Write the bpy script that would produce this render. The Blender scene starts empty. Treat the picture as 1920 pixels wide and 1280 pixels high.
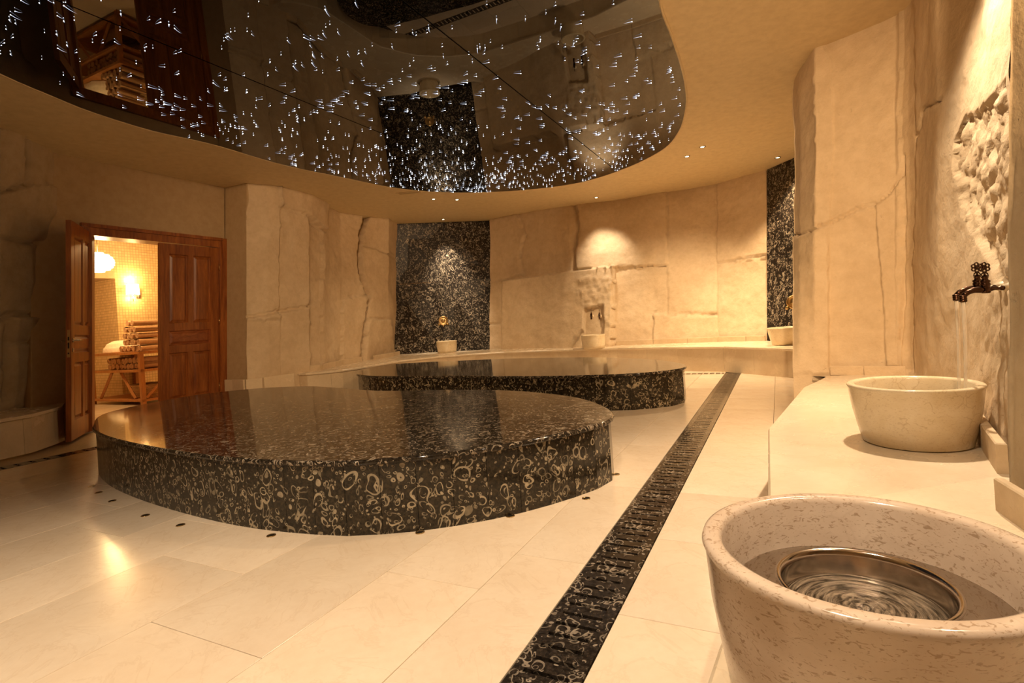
import bpy, math, random
import numpy as np
from mathutils import Vector, Matrix, noise
from mathutils.geometry import tessellate_polygon

# ------------------------------------------------------------------ camera, exposure, world
CAM, ZB, ZC, F = 0.96, 0.366, 3.1, 1000.0        # eye height, bench height, ceiling height, focal length in pixels of a 1920 frame
T = math.atan(-0.068)                            # the photographer held the camera about 4 degrees rolled
CT, ST = math.cos(T), math.sin(T)
scene = bpy.context.scene
cd = bpy.data.cameras.new('camera')
cam = bpy.data.objects.new('camera', cd)
scene.collection.objects.link(cam)
cd.sensor_width = 36; cd.lens = F / 1920 * 36
cd.shift_y = (597 - 640) / 1920
cd.clip_start = 0.05; cd.clip_end = 60
cam.matrix_world = Matrix(((CT, -ST, 0, 0), (0, 0, -1, 0), (ST, CT, 0, CAM), (0, 0, 0, 1)))
scene.camera = cam
vs = scene.view_settings
vs.view_transform = 'Standard'; vs.look = 'None'; vs.gamma = 1; vs.use_curve_mapping = False
vs.exposure = 0.12
w = bpy.data.worlds.new('world'); scene.world = w; w.use_nodes = True
w.node_tree.nodes['Background'].inputs[0].default_value = (1, .62, .3, 1)
w.node_tree.nodes['Background'].inputs[1].default_value = 0.01

WARM = (1.0, .72, .43)
def add_light(name, loc, target, power, size, blend=.6, radius=.05, color=WARM):
    l = bpy.data.lights.new(name, 'SPOT'); l.energy = power; l.spot_size = math.radians(size)
    l.spot_blend = blend; l.shadow_soft_size = radius; l.color = color
    o = bpy.data.objects.new(name, l); scene.collection.objects.link(o); o.location = loc
    d = Vector(target) - Vector(loc); o.rotation_euler = d.to_track_quat('-Z', 'Y').to_euler()
    return o
def add_area(name, loc, target, power, sx, sy, color=WARM):
    l = bpy.data.lights.new(name, 'AREA'); l.energy = power; l.shape = 'RECTANGLE'; l.size = sx; l.size_y = sy; l.color = color
    o = bpy.data.objects.new(name, l); scene.collection.objects.link(o); o.location = loc
    d = Vector(target) - Vector(loc); o.rotation_euler = d.to_track_quat('-Z', 'Y').to_euler()
    return o
LZ = ZC - .03
PALE = (1.0, .79, .56); AMBER = (1.0, .66, .36)
# spots of the seven downlights in view
add_light('spot', (-1.26, 9.17, LZ), (-1.4, 9.2, 0), 60, 120, 1)
add_light('spot', (-.85, 9.33, LZ), (-.85, 9.4, 0), 60, 120, 1)
add_light('spot', (-1.28, 10.88, LZ), (-1.27, 11.22, 1.75), 300, 58, 1, .03, PALE)
add_light('spot', (1.72, 9.66, LZ), (1.84, 9.98, 1.7), 105, 66, 1, .06, PALE)
add_light('spot', (2.65, 7.61, LZ), (2.3, 8.3, .4), 340, 120, 1)
add_light('spot', (2.72, 7.2, LZ), (2.4, 6.7, 0), 270, 120, 1)
add_light('spot', (4.1, 7.75, LZ), (4.1, 7.8, 0), 260, 90, 1)
# unseen ceiling spots above and behind the camera, some added as fill
add_light('spot', (2.0, 2.75, LZ), (1.8, 2.45, 0), 360, 85, 1, .05, PALE)
add_light('spot', (2.1, 2.95, LZ), (0, 4.6, 0), 190, 100, 1)  # added out of frame to light the platform from the right
add_light('spot', (1.5, .6, LZ), (1.0, .9, 0), 110, 110, 1, .05, PALE)
add_light('spot', (-.2, .5, LZ), (-.3, 1.2, 0), 290, 105, 1, .05, PALE)
add_light('spot', (-2.1, .6, LZ), (-1.9, 1.4, 0), 290, 80, 1, .05, PALE)
add_light('spot', (.1, -.6, LZ), (2.45, 4.1, 1.5), 1150, 48, 1, .05, AMBER)  # added fill, narrow beam brightening the right wall
add_light('spot', (-.4, -1.2, LZ), (-2.2, 8.6, 1.2), 1350, 46, 1, .05, AMBER)  # added fill from behind the camera for the door and far left wall

# ------------------------------------------------------------------ measuring helpers
def on(px, py, z):                               # the point of a level plane at height z seen at a pixel of the photograph
    x, y = px - 960, py - 597
    u, v = x * CT + y * ST, -x * ST + y * CT
    k = (CAM - z) / v
    return Vector((u * k, F * k, z))
def col(px, D, z):                               # the point at depth D and height z in the picture column px
    v = (CAM - z) / D * F
    return Vector(((px - 960 + v * ST) / CT * D / F, D, z))
UU = Vector((.4472, .8944, 0)); VV = Vector((-.8944, .4472, 0))    # the room's two axes: along the long drain, and across
def uv(u, v, z=0): return UU * u + VV * v + Vector((0, 0, z))
rnd = random.Random(7)

# ------------------------------------------------------------------ object helpers
def tag(o, label=None, cat=None, group=None, kind=None):
    if label: o['label'] = label
    if cat: o['category'] = cat
    if group: o['group'] = group
    if kind: o['kind'] = kind
    return o
def empty(name, loc, rz=0, **k):
    o = bpy.data.objects.new(name, None); scene.collection.objects.link(o)
    o.location = loc; o.rotation_euler = (0, 0, rz); o.empty_display_size = .1
    return tag(o, **k)
def copy_tree(o, parent=None):
    c = o.copy(); scene.collection.objects.link(c); c.parent = parent
    for ch in list(o.children): copy_tree(ch, c)
    return c
class MB:
    def __init__(s): s.v = []; s.f = []; s.sm = []
    def add(s, vs_, fs, smooth=False):
        n = len(s.v); s.v += [Vector(p) for p in vs_]
        s.f += [tuple(i + n for i in f) for f in fs]; s.sm += [smooth] * len(fs); return s
    def box(s, a, b, M=None, bev=0):
        x0, y0, z0 = a; x1, y1, z1 = b
        if bev:
            c = [(x, y) for x, y in ((x0, y0), (x1, y0), (x1, y1), (x0, y1))]
            i = [(x0 + bev, y0 + bev), (x1 - bev, y0 + bev), (x1 - bev, y1 - bev), (x0 + bev, y1 - bev)]
            P = [(x, y, z0) for x, y in c] + [(x, y, z1 - bev) for x, y in c] + [(x, y, z1) for x, y in i]
            fs = [(3, 2, 1, 0), (8, 9, 10, 11)]
            for k in range(4):
                j = (k + 1) % 4; fs += [(k, j, 4 + j, 4 + k), (4 + k, 4 + j, 8 + j, 8 + k)]
        else:
            P = [(x, y, z) for z in (z0, z1) for x, y in ((x0, y0), (x1, y0), (x1, y1), (x0, y1))]
            fs = [(3, 2, 1, 0), (4, 5, 6, 7), (0, 1, 5, 4), (1, 2, 6, 5), (2, 3, 7, 6), (3, 0, 4, 7)]
        if M: P = [M @ Vector(p) for p in P]
        return s.add(P, fs)
    def prism(s, poly, z0, z1):                  # straight-sided slab over an outline
        n = len(poly)
        if sum(poly[i][0] * poly[(i + 1) % n][1] - poly[(i + 1) % n][0] * poly[i][1] for i in range(n)) < 0: poly = poly[::-1]
        P = [(p[0], p[1], z0) for p in poly] + [(p[0], p[1], z1) for p in poly]
        tri = tessellate_polygon([[Vector((p[0], p[1], 0)) for p in poly]])
        fs = []
        for a, b, c in tri:
            A, B, C_ = poly[a], poly[b], poly[c]
            if (B[0]-A[0])*(C_[1]-A[1]) - (B[1]-A[1])*(C_[0]-A[0]) < 0: b, c = c, b
            fs += [(a + n, b + n, c + n), (c, b, a)]
        fs += [(i, (i + 1) % n, (i + 1) % n + n, i + n) for i in range(n)]
        return s.add(P, fs)
    def lathe(s, prof, n=32, M=None, closed=False, scale=(1, 1), smooth=True):
        P = []; m = len(prof)
        for r, z in prof:
            for k in range(n):
                a = 2 * math.pi * k / n; P.append(Vector((r * math.cos(a) * scale[0], r * math.sin(a) * scale[1], z)))
        if M: P = [M @ p for p in P]
        fs = []
        for i in range(m - 1 + (1 if closed else 0)):
            j = (i + 1) % m
            fs += [(i * n + k, i * n + (k + 1) % n, j * n + (k + 1) % n, j * n + k) for k in range(n)]
        if not closed:
            if prof[0][0] > 1e-6: fs.append(tuple(range(n))[::-1])
            if prof[-1][0] > 1e-6: fs.append(tuple((m - 1) * n + k for k in range(n)))
        return s.add(P, fs, smooth)
    def tube(s, pts, r, n=10, cap=True, smooth=True):
        pts = [Vector(p) for p in pts]; rs = r if isinstance(r, (list, tuple)) else [r] * len(pts)
        P = []; prev = None
        for i, p in enumerate(pts):
            t = (pts[min(i + 1, len(pts) - 1)] - pts[max(i - 1, 0)]).normalized()
            a = t.cross(Vector((0, 0, 1)) if abs(t.z) < .9 else Vector((1, 0, 0))).normalized() if prev is None else (prev - t * prev.dot(t)).normalized()
            prev = a; b = t.cross(a)
            P += [p + (a * math.cos(2 * math.pi * k / n) + b * math.sin(2 * math.pi * k / n)) * rs[i] for k in range(n)]
        fs = [(i * n + k, i * n + (k + 1) % n, (i + 1) * n + (k + 1) % n, (i + 1) * n + k) for i in range(len(pts) - 1) for k in range(n)]
        if cap: fs += [tuple(range(n))[::-1], tuple((len(pts) - 1) * n + k for k in range(n))]
        return s.add(P, fs, smooth)
    def build(s, name, mat, parent=None, world=True, **k):
        off = parent.location if (parent is not None and world) else Vector((0, 0, 0))
        me = bpy.data.meshes.new(name)
        me.from_pydata([tuple(p - off) for p in s.v], [], s.f)
        me.polygons.foreach_set('use_smooth', s.sm)
        me.materials.append(mat); me.update()
        o = bpy.data.objects.new(name, me); scene.collection.objects.link(o); o.parent = parent
        return tag(o, **k)
def weld(o, dist=1e-4, recalc=True):
    import bmesh
    bm = bmesh.new(); bm.from_mesh(o.data); bmesh.ops.remove_doubles(bm, verts=bm.verts, dist=dist)
    if recalc: bmesh.ops.recalc_face_normals(bm, faces=bm.faces)
    bm.to_mesh(o.data); bm.free(); return o
def frame(o, x, y, z=(0, 0, 1)):                 # matrix with origin o and the given axes
    M = Matrix.Identity(4)
    for i, a in enumerate((Vector(x), Vector(y), Vector(z))):
        for r in range(3): M[r][i] = a[r]
    for r in range(3): M[r][3] = o[r]
    return M
def inside(p, poly):
    c = False; n = len(poly); x, y = p[0], p[1]
    for i in range(n):
        a, b = poly[i], poly[i - 1]
        if (a[1] > y) != (b[1] > y) and x < (b[0] - a[0]) * (y - a[1]) / (b[1] - a[1]) + a[0]: c = not c
    return c
def clip(poly, p, n):                            # keep the half plane on n's side
    out = []
    for i in range(len(poly)):
        a, b = poly[i], poly[(i + 1) % len(poly)]
        da = (a[0] - p[0]) * n[0] + (a[1] - p[1]) * n[1]; db = (b[0] - p[0]) * n[0] + (b[1] - p[1]) * n[1]
        if da >= 0: out.append(a)
        if (da > 0) != (db > 0) and abs(da - db) > 1e-9:
            t = da / (da - db); out.append((a[0] + (b[0] - a[0]) * t, a[1] + (b[1] - a[1]) * t))
    return out
def smooth_loop(pts, n, closed=True):            # Catmull-Rom through the points, n even steps
    P = []; m = len(pts)
    for i in range(m if closed else m - 1):
        g = (lambda k: pts[k % m]) if closed else (lambda k: pts[max(0, min(m - 1, k))])
        p0, p1, p2, p3 = g(i - 1), g(i), g(i + 1), g(i + 2)
        for q in range(12):
            t = q / 12
            P.append(tuple(.5 * (2 * p1[c] + (p2[c] - p0[c]) * t + (2 * p0[c] - 5 * p1[c] + 4 * p2[c] - p3[c]) * t * t + (3 * p1[c] - p0[c] - 3 * p2[c] + p3[c]) * t ** 3) for c in (0, 1)))
    P.append(P[0] if closed else tuple(pts[-1][:2]))
    L = [0]
    for a, b in zip(P, P[1:]): L.append(L[-1] + math.hypot(b[0] - a[0], b[1] - a[1]))
    out = []; j = 0
    for k in range(n if closed else n + 1):
        s_ = L[-1] * k / n
        while j < len(L) - 2 and L[j + 1] < s_: j += 1
        t = (s_ - L[j]) / max(1e-9, L[j + 1] - L[j])
        out.append((P[j][0] + (P[j + 1][0] - P[j][0]) * t, P[j][1] + (P[j + 1][1] - P[j][1]) * t))
    return out
def offset_loop(poly, d):                        # move a closed outline inwards by d
    n = len(poly); A = sum(poly[i][0] * poly[(i + 1) % n][1] - poly[(i + 1) % n][0] * poly[i][1] for i in range(n))
    s_ = 1 if A > 0 else -1; out = []
    for i in range(n):
        a, b = poly[i - 1], poly[(i + 1) % n]; tx, ty = b[0] - a[0], b[1] - a[1]; l = math.hypot(tx, ty)
        out.append((poly[i][0] - ty / l * d * s_, poly[i][1] + tx / l * d * s_))
    return out

# ------------------------------------------------------------------ materials
class NT:
    def __init__(s, name):
        s.m = bpy.data.materials.new(name); s.m.use_nodes = True; s.t = s.m.node_tree; s.p = s.t.nodes['Principled BSDF']
        s.co = s.n('ShaderNodeTexCoord').outputs['Object']
    def n(s, t, **k):
        x = s.t.nodes.new(t)
        for a, b in k.items(): setattr(x, a, b)
        return x
    def link(s, a, b): s.t.links.new(a, b)
    def set(s, node, **k):
        for a, b in k.items():
            i = node.inputs[a.replace('_', ' ')]
            if hasattr(b, 'is_output'): s.link(b, i)
            else: i.default_value = b
    def math(s, op, a, b=0, c=0, clamp=False):
        x = s.n('ShaderNodeMath', operation=op, use_clamp=clamp)
        for i, q in enumerate((a, b, c)):
            if hasattr(q, 'is_output'): s.link(q, x.inputs[i])
            else: x.inputs[i].default_value = q
        return x.outputs[0]
    def map(s, scale=(1, 1, 1), loc=(0, 0, 0), src=None):
        x = s.n('ShaderNodeMapping'); s.link(src or s.co, x.inputs[0])
        x.inputs['Location'].default_value = loc; x.inputs['Scale'].default_value = scale; return x.outputs[0]
    def noise(s, scale, detail=4, rough=.55, vec=None, out='Fac', dist=0):
        x = s.n('ShaderNodeTexNoise'); s.link(vec or s.co, x.inputs['Vector'])
        x.inputs['Scale'].default_value = scale; x.inputs['Detail'].default_value = detail; x.inputs['Roughness'].default_value = rough
        x.inputs['Distortion'].default_value = dist
        return x.outputs[out]
    def ramp(s, fac, stops):
        x = s.n('ShaderNodeValToRGB'); s.link(fac, x.inputs[0]); e = x.color_ramp.elements
        while len(e) < len(stops): e.new(.5)
        for i, (p, c) in enumerate(stops): e[i].position = p; e[i].color = (*c, 1) if len(c) == 3 else c
        return x.outputs[0]
    def mix(s, fac, a, b):
        x = s.n('ShaderNodeMix', data_type='RGBA')
        for i, q in ((0, fac), (6, a), (7, b)):
            if hasattr(q, 'is_output'): s.link(q, x.inputs[i])
            else: x.inputs[i].default_value = q if i == 0 else (*q, 1)
        return x.outputs[2]
    def bump(s, h, strength=.3, dist=.01, normal=None):
        x = s.n('ShaderNodeBump'); s.link(h, x.inputs['Height']); x.inputs['Strength'].default_value = strength; x.inputs['Distance'].default_value = dist
        if normal: s.link(normal, x.inputs['Normal'])
        return x.outputs[0]
    def done(s, color=None, rough=.5, normal=None, **k):
        if color is not None:
            if hasattr(color, 'is_output'): s.link(color, s.p.inputs['Base Color'])
            else: s.p.inputs['Base Color'].default_value = (*color, 1)
        if hasattr(rough, 'is_output'): s.link(rough, s.p.inputs['Roughness'])
        else: s.p.inputs['Roughness'].default_value = rough
        if normal: s.link(normal, s.p.inputs['Normal'])
        for a, b in k.items(): s.p.inputs[a.replace('_', ' ')].default_value = b
        return s.m

def fossil(name, base, shell, scale=1.0, amount=1.0, rough=.16, ior=1.45):
    s = NT(name)
    wob = s.n('ShaderNodeVectorMath', operation='SCALE'); s.link(s.noise(8 * scale, 1, out='Color'), wob.inputs[0]); wob.inputs['Scale'].default_value = .10 / scale
    addv = s.n('ShaderNodeVectorMath', operation='ADD'); s.link(s.co, addv.inputs[0]); s.link(wob.outputs[0], addv.inputs[1])
    tot = None
    for S, r0, rr, wd, seed, keep in ((10.5, .34, .12, .030, 0, .2), (16, .32, .15, .036, 3.3, .22), (25, .28, .18, .045, 7.7, .25), (42, .25, .2, .07, 1.9, .3)):
        v = s.n('ShaderNodeTexVoronoi', feature='F1'); v.inputs['Scale'].default_value = S * scale
        s.link(s.map((1, 1.12, .86), (seed, seed * .7, seed * 1.3), addv.outputs[0]), v.inputs['Vector'])
        sep = s.n('ShaderNodeSeparateColor'); s.link(v.outputs['Color'], sep.inputs[0])
        r = s.math('MULTIPLY_ADD', sep.outputs[0], rr, r0 - .08)
        d = s.math('ABSOLUTE', s.math('SUBTRACT', v.outputs['Distance'], r))
        thick = s.math('MULTIPLY_ADD', s.noise(S * scale * .9, 1), wd * 6.2, -wd * 2.35)       # rings swell and break off
        band = s.math('GREATER_THAN', s.math('SUBTRACT', thick, d), 0)
        band = s.math('MULTIPLY', band, s.math('GREATER_THAN', sep.outputs[1], keep))
        band = s.math('MULTIPLY', band, s.math('MULTIPLY_ADD', sep.outputs[2], .6, .35))
        tot = band if tot is None else s.math('MAXIMUM', tot, band)
    dirt = s.noise(35 * scale, 5, .7)
    tot = s.math('MULTIPLY', tot, s.math('MULTIPLY_ADD', dirt, 1.3, .1), clamp=True)
    tot = s.math('MULTIPLY', tot, amount)
    bg = s.ramp(s.noise(60 * scale, 5, .75), [(.42, tuple(c * .55 for c in base)), (.68, tuple(c * 2.6 for c in base))])
    return s.done(s.mix(tot, bg, shell), rough, None, IOR=ior)
def marble(name, c0, c1, vein, rough=.2, sc=1.0, bump=.0):
    s = NT(name)
    a = s.ramp(s.noise(1.6 * sc, 6, .62, dist=.8), [(.3, c0), (.7, c1)])
    v = s.ramp(s.noise(2.4 * sc, 7, .6, dist=1.6), [(.485, (0, 0, 0)), (.5, (1, 1, 1)), (.515, (0, 0, 0))])
    f = s.ramp(s.noise(24 * sc, 6, .7), [(.4, (0, 0, 0)), (.75, (1, 1, 1))])
    col_ = s.mix(s.math('MULTIPLY', v, .22), a, vein)
    col_ = s.mix(s.math('MULTIPLY', f, .18), col_, vein)
    oi = s.n('ShaderNodeObjectInfo'); k = s.math('MULTIPLY_ADD', oi.outputs['Random'], .14, .9)
    x = s.n('ShaderNodeVectorMath', operation='SCALE'); s.link(col_, x.inputs[0]); s.link(k, x.inputs['Scale'])
    rg = s.math('MULTIPLY_ADD', s.noise(5 * sc, 4), .16, rough - .08)
    return s.done(x.outputs[0], rg, s.bump(s.noise(6, 3), .05, .004) if bump else None)
def bowl_stone(name, c0, c1, fleck, amt, vein=.25):
    s = NT(name)
    a = s.ramp(s.noise(9, 5, .6, dist=.6), [(.3, c0), (.7, c1)])
    m = s.map((48, 48, 120), src=None); f1 = s.ramp(s.noise(1.7, 3, .6, vec=m, dist=1.2), [(.565, (0, 0, 0)), (.63, (1, 1, 1))])
    v = s.n('ShaderNodeTexVoronoi', feature='DISTANCE_TO_EDGE'); v.inputs['Scale'].default_value = 20; wb = s.n('ShaderNodeVectorMath', operation='MULTIPLY_ADD'); s.link(s.noise(16, 3, out='Color'), wb.inputs[0]); wb.inputs[1].default_value = (.06, .06, .06); s.link(s.co, wb.inputs[2]); s.link(wb.outputs[0], v.inputs['Vector'])
    g = s.math('MULTIPLY', s.ramp(v.outputs['Distance'], [(0, (1, 1, 1)), (.05, (0, 0, 0))]), s.math('GREATER_THAN', s.noise(7, 2), .55))
    col_ = s.mix(s.math('MULTIPLY', f1, amt), a, fleck); col_ = s.mix(s.math('MULTIPLY', g, vein), col_, fleck)
    return s.done(col_, .16, s.bump(s.noise(160, 3), .05, .002))
def rock(name, c0, c1, rough=.75, b=1.0):
    s = NT(name)
    a = s.ramp(s.noise(1.4, 6, .6, dist=.5), [(.3, c0), (.72, c1)])
    st = s.ramp(s.noise(11, 6, .7), [(.3, (.78, .74, .66)), (.6, (1, 1, 1))])
    m = s.n('ShaderNodeMix', data_type='RGBA', blend_type='MULTIPLY'); m.inputs[0].default_value = .55
    s.link(a, m.inputs[6]); s.link(st, m.inputs[7])
    n1 = s.bump(s.noise(7, 6, .6), .35 * b, .04)
    n2 = s.bump(s.noise(70, 5, .65), .35 * b, .004, n1)
    mm = s.bump(s.ramp(s.noise(16, 5, .7), [(.27, (0, 0, 0)), (.34, (1, 1, 1))]), .5 * b, .008, n2)
    return s.done(m.outputs[2], rough, mm)
def wood(name, c0, c1, axis='z', rough=.3):
    s = NT(name); sc = {'z': (14, 14, 1.1), 'x': (1.1, 14, 14), 'y': (14, 1.1, 14)}[axis]
    m = s.map(sc); a = s.ramp(s.noise(1, 6, .6, vec=m, dist=1.1), [(.28, c0), (.5, tuple((p + q) / 2 for p, q in zip(c0, c1))), (.7, c1)])
    g = s.ramp(s.noise(9, 3, .6, vec=m), [(.35, (.72, .7, .68)), (.6, (1, 1, 1))])
    mx = s.n('ShaderNodeMix', data_type='RGBA', blend_type='MULTIPLY'); mx.inputs[0].default_value = .7; s.link(a, mx.inputs[6]); s.link(g, mx.inputs[7])
    return s.done(mx.outputs[2], rough)
def plain(name, c, rough=.5, metallic=0, **k):
    s = NT(name)
    cc = s.ramp(s.noise(30, 3), [(.3, tuple(x * .88 for x in c)), (.7, tuple(min(1, x * 1.06) for x in c))])
    return s.done(cc, rough, Metallic=metallic, **k)
def glow(name, c, e):
    s = NT(name); return s.done((0, 0, 0), .5, Emission_Color=(*c, 1), Emission_Strength=e)

M_FOSSIL = fossil('black_fossil_marble', (.019, .014, .008), (.56, .46, .31), 1.0, .9)
M_FOSSIL_TOP = fossil('black_fossil_marble_polished', (.02, .015, .010), (.62, .50, .36), 1.3, .85, .07, 1.33)
M_FOSSIL_WALL = fossil('black_fossil_marble_wall', (.016, .012, .009), (.60, .51, .38), .9, 1.0, .34, 1.25)
M_DRAIN = fossil('black_fossil_marble_drain', (.02, .015, .011), (.45, .37, .28), .95, .8)
M_FLOOR = marble('cream_marble_floor', (.72, .585, .43), (.80, .68, .53), (.55, .39, .25), .19, 1.0, 1)
M_GROUT = plain('tan_grout', (.42, .31, .19), .6)
M_BENCH = marble('cream_marble_bench', (.72, .58, .40), (.82, .70, .52), (.6, .45, .28), .26, 1.3)
M_FACE = marble('cream_marble_face', (.66, .51, .33), (.78, .64, .44), (.5, .36, .2), .25, 1.1)
M_BOWL = bowl_stone('fleck_cream_bowl_stone', (.74, .60, .38), (.82, .70, .50), (.46, .30, .13), .32, .42)
M_BOWL2 = bowl_stone('fleck_pinkish_bowl_stone', (.56, .43, .32), (.68, .55, .43), (.26, .15, .07), .6, .10)
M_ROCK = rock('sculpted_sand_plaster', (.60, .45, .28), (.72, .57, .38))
M_ROCKL = rock('sculpted_darker_sand_plaster', (.44, .34, .21), (.54, .42, .27))  # darker copy of the sand plaster, same hue
M_PLASTER = rock('smooth_tan_plaster', (.50, .36, .20), (.54, .39, .22), .7, .15)
M_CEIL = rock('cream_ceiling_paint', (.78, .63, .38), (.80, .65, .40), .6, .12)
M_WOOD = wood('reddish_door_wood', (.17, .038, .008), (.46, .15, .03))
M_WOODH = wood('reddish_door_wood_across', (.20, .045, .012), (.42, .13, .035), 'y')
M_RACK = wood('orange_rack_wood', (.36, .13, .03), (.52, .22, .06), 'z', .4)
M_BRONZE = plain('dark_bronze', (.085, .045, .028), .25, 1)
M_BRASS = plain('old_brass', (.55, .38, .17), .28, 1)
M_STEEL = plain('polished_steel', (.62, .56, .50), .13, 1)
M_CHROME = plain('brushed_chrome', (.7, .66, .58), .2, 1)
M_PALE = plain('pale_painted_collar', (.75, .62, .42), .45)
M_TOWEL = plain('tan_towel', (.58, .34, .17), .95)
M_BLANKET = plain('cream_blanket', (.85, .72, .55), .95)
M_WICKER = NT('honey_wicker')
_w = M_WICKER; _wv = _w.n('ShaderNodeTexWave', wave_type='BANDS', bands_direction='Z'); _w.link(_w.co, _wv.inputs[0]); _wv.inputs['Scale'].default_value = 16
M_WICKER = _w.done(_w.ramp(_wv.outputs['Fac'], [(.2, (.3, .15, .05)), (.7, (.62, .38, .15))]), .7, _w.bump(_wv.outputs['Fac'], .6, .01))
M_DARK = plain('dark_metal_grate', (.03, .022, .016), .4, .6)
M_GAP = plain('dark_gap', (.01, .008, .006), .9)
M_LAMP = glow('lit_downlight', (1, .80, .52), 14)
M_SHADE = glow('lit_shade', (1, .66, .26), 7)
M_STAR = glow('star_tip', (.93, .955, 1), 11)
M_TAIL = glow('star_strand', (.75, .82, 1), 1.1)
s_ = NT('black_mirror_stretch'); M_MIRROR = s_.done((.0015, .001, .001), .012, None, IOR=1.5)
s_ = NT('clear_water'); M_WATER = s_.done((.98, .96, .92), .02, s_.bump(s_.noise(22, 2, vec=s_.map((1, 1, 1))), .12, .01), Transmission_Weight=1.0, IOR=1.33)
s_ = NT('falling_water'); M_STREAM = s_.done((1, .97, .9), .2, None, Transmission_Weight=.72, IOR=1.2)
s_ = NT('swirling_water')
_sx = s_.n('ShaderNodeSeparateXYZ'); s_.link(s_.co, _sx.inputs[0])
_an = s_.math('ARCTAN2', _sx.outputs[1], _sx.outputs[0])
_rd = s_.math('SQRT', s_.math('ADD', s_.math('MULTIPLY', _sx.outputs[0], _sx.outputs[0]), s_.math('MULTIPLY', _sx.outputs[1], _sx.outputs[1])))
_cb = s_.n('ShaderNodeCombineXYZ'); s_.link(s_.math('MULTIPLY', _rd, 190), _cb.inputs[0]); s_.link(s_.math('MULTIPLY', _an, 1.6), _cb.inputs[1])
_sw = s_.noise(1, 4, .6, vec=_cb.outputs[0], dist=.6)
M_SWIRL = s_.done(s_.ramp(_sw, [(.38, (.05, .036, .022)), (.66, (.40, .31, .22))]), .14, s_.bump(_sw, .9, .006), Metallic=.35)
def mosaic():
    s = NT('cream_mosaic_wall'); b = s.n('ShaderNodeTexBrick', offset=0.0, squash=1.0)
    sep = s.n('ShaderNodeSeparateXYZ'); s.link(s.co, sep.inputs[0]); cmb = s.n('ShaderNodeCombineXYZ')
    s.link(s.math('ADD', s.math('MULTIPLY', sep.outputs[0], -.4472), s.math('MULTIPLY', sep.outputs[1], 1.3416)), cmb.inputs[0]); s.link(sep.outputs[2], cmb.inputs[1])
    s.link(cmb.outputs[0], b.inputs['Vector']); s.set(b, Scale=1.0, Mortar_Size=.004, Brick_Width=.048, Row_Height=.048, Color1=(.72, .52, .27, 1), Color2=(.60, .41, .19, 1), Mortar=(.42, .28, .13, 1))
    return s.done(b.outputs['Color'], .4)
M_MOSAIC = mosaic()

# ------------------------------------------------------------------ the setting: floor
PLAT = ((176,806),(174,796),(192,776),(266,758),(373,739.5),(479,728),(574,723.6),(640,727),(691,731),(744,732),(851,730),(957,731.5),(1037,738),(1090,746),(1132,760),(1151,774),(1141,788),(1090,803),(1010,821),(920,837),(798,853),(691,862),(612,865),(479,861),(373,851),(266,834),(203,819))
PLAT2 = ((668,700.6),(676,694),(699,687.5),(748,681.5),(819,677.6),(879,675),(950,672),(1030,670.2),(1106,669.5),(1175,671),(1226.6,674),(1264,678),(1287,684),(1278,690),(1244,695),(1175,700.5),(1072,704),(1003,705),(940,705),(879,704),(814,704.5),(748,705),(699,704.5),(676,702.5))
ZP = .355
loop1 = smooth_loop([tuple(on(x, y, ZP)[:2]) for x, y in PLAT], 132)
loop2 = smooth_loop([tuple(on(x, y, ZP)[:2]) for x, y in PLAT2], 150)

fl = MB().prism([(-13, -3.5), (8, -3.5), (8, 16), (-13, 16)], -.30, -.024).build('floor', M_GROUT); tag(fl, kind='structure')
tile_meshes = {}
def tile(u0, u1, v0, v1):
    g = .0012
    key = (round(u1 - u0, 3), round(v1 - v0, 3))
    c = uv((u0 + u1) / 2, (v0 + v1) / 2)
    if key not in tile_meshes:
        hu, hv = (u1 - u0) / 2 - g, (v1 - v0) / 2 - g
        me = MB().box((-hu, -hv, -.02), (hu, hv, 0), bev=.0012).build('floor_tile', M_FLOOR, fl); tile_meshes[key] = me.data; o = me
    else:
        o = bpy.data.objects.new('floor_tile', tile_meshes[key]); scene.collection.objects.link(o); o.parent = fl
    o.location = c; o.rotation_euler = (0, 0, math.atan2(UU.y, UU.x))
ntile = 0
rows = [(-2.6, -2.0), (-2.0, -1.45), (-1.45, -.95), (-.95, -.4), (-.4, .09), (.09, .515), (.72, 1.02), (1.02, 1.44), (1.44, 2.0), (2.0, 2.55), (2.55, 3.0), (3.0, 3.55), (3.55, 4.1), (4.1, 4.65), (4.65, 5.2), (5.2, 5.79), (5.97, 6.5)]
starts = [.2, .5, .1, .35, 0.0, .44, .37, .07, .42, -.14, .19, -.07, .2, .45, .1, .3, 0.0]
for (v0, v1), st in zip(rows, starts):
    u = st - 1.2
    while u < 9.6:
        u1 = u + (.92 if v0 > .7 else .6)
        c = uv((u + u1) / 2, (v0 + v1) / 2)
        ok = -5.6 < c.x < 4.2 and -1.0 < c.y < 10.2 and not (.9 < v0 and inside(c, offset_loop(loop1, .64))) and not inside(c, offset_loop(loop2, .45))
        if ok and v0 == 5.97 and c.y < 5.6: ok = False
        if v0 < .6 and c.x > 1.6 and c.y < 3.0: ok = False
        if c.x < -4.5 and c.y < 4.0: ok = False
        if ok: tile(u, u1, v0, v1); ntile += 1
        u = u1
print('tiles', ntile)

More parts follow.
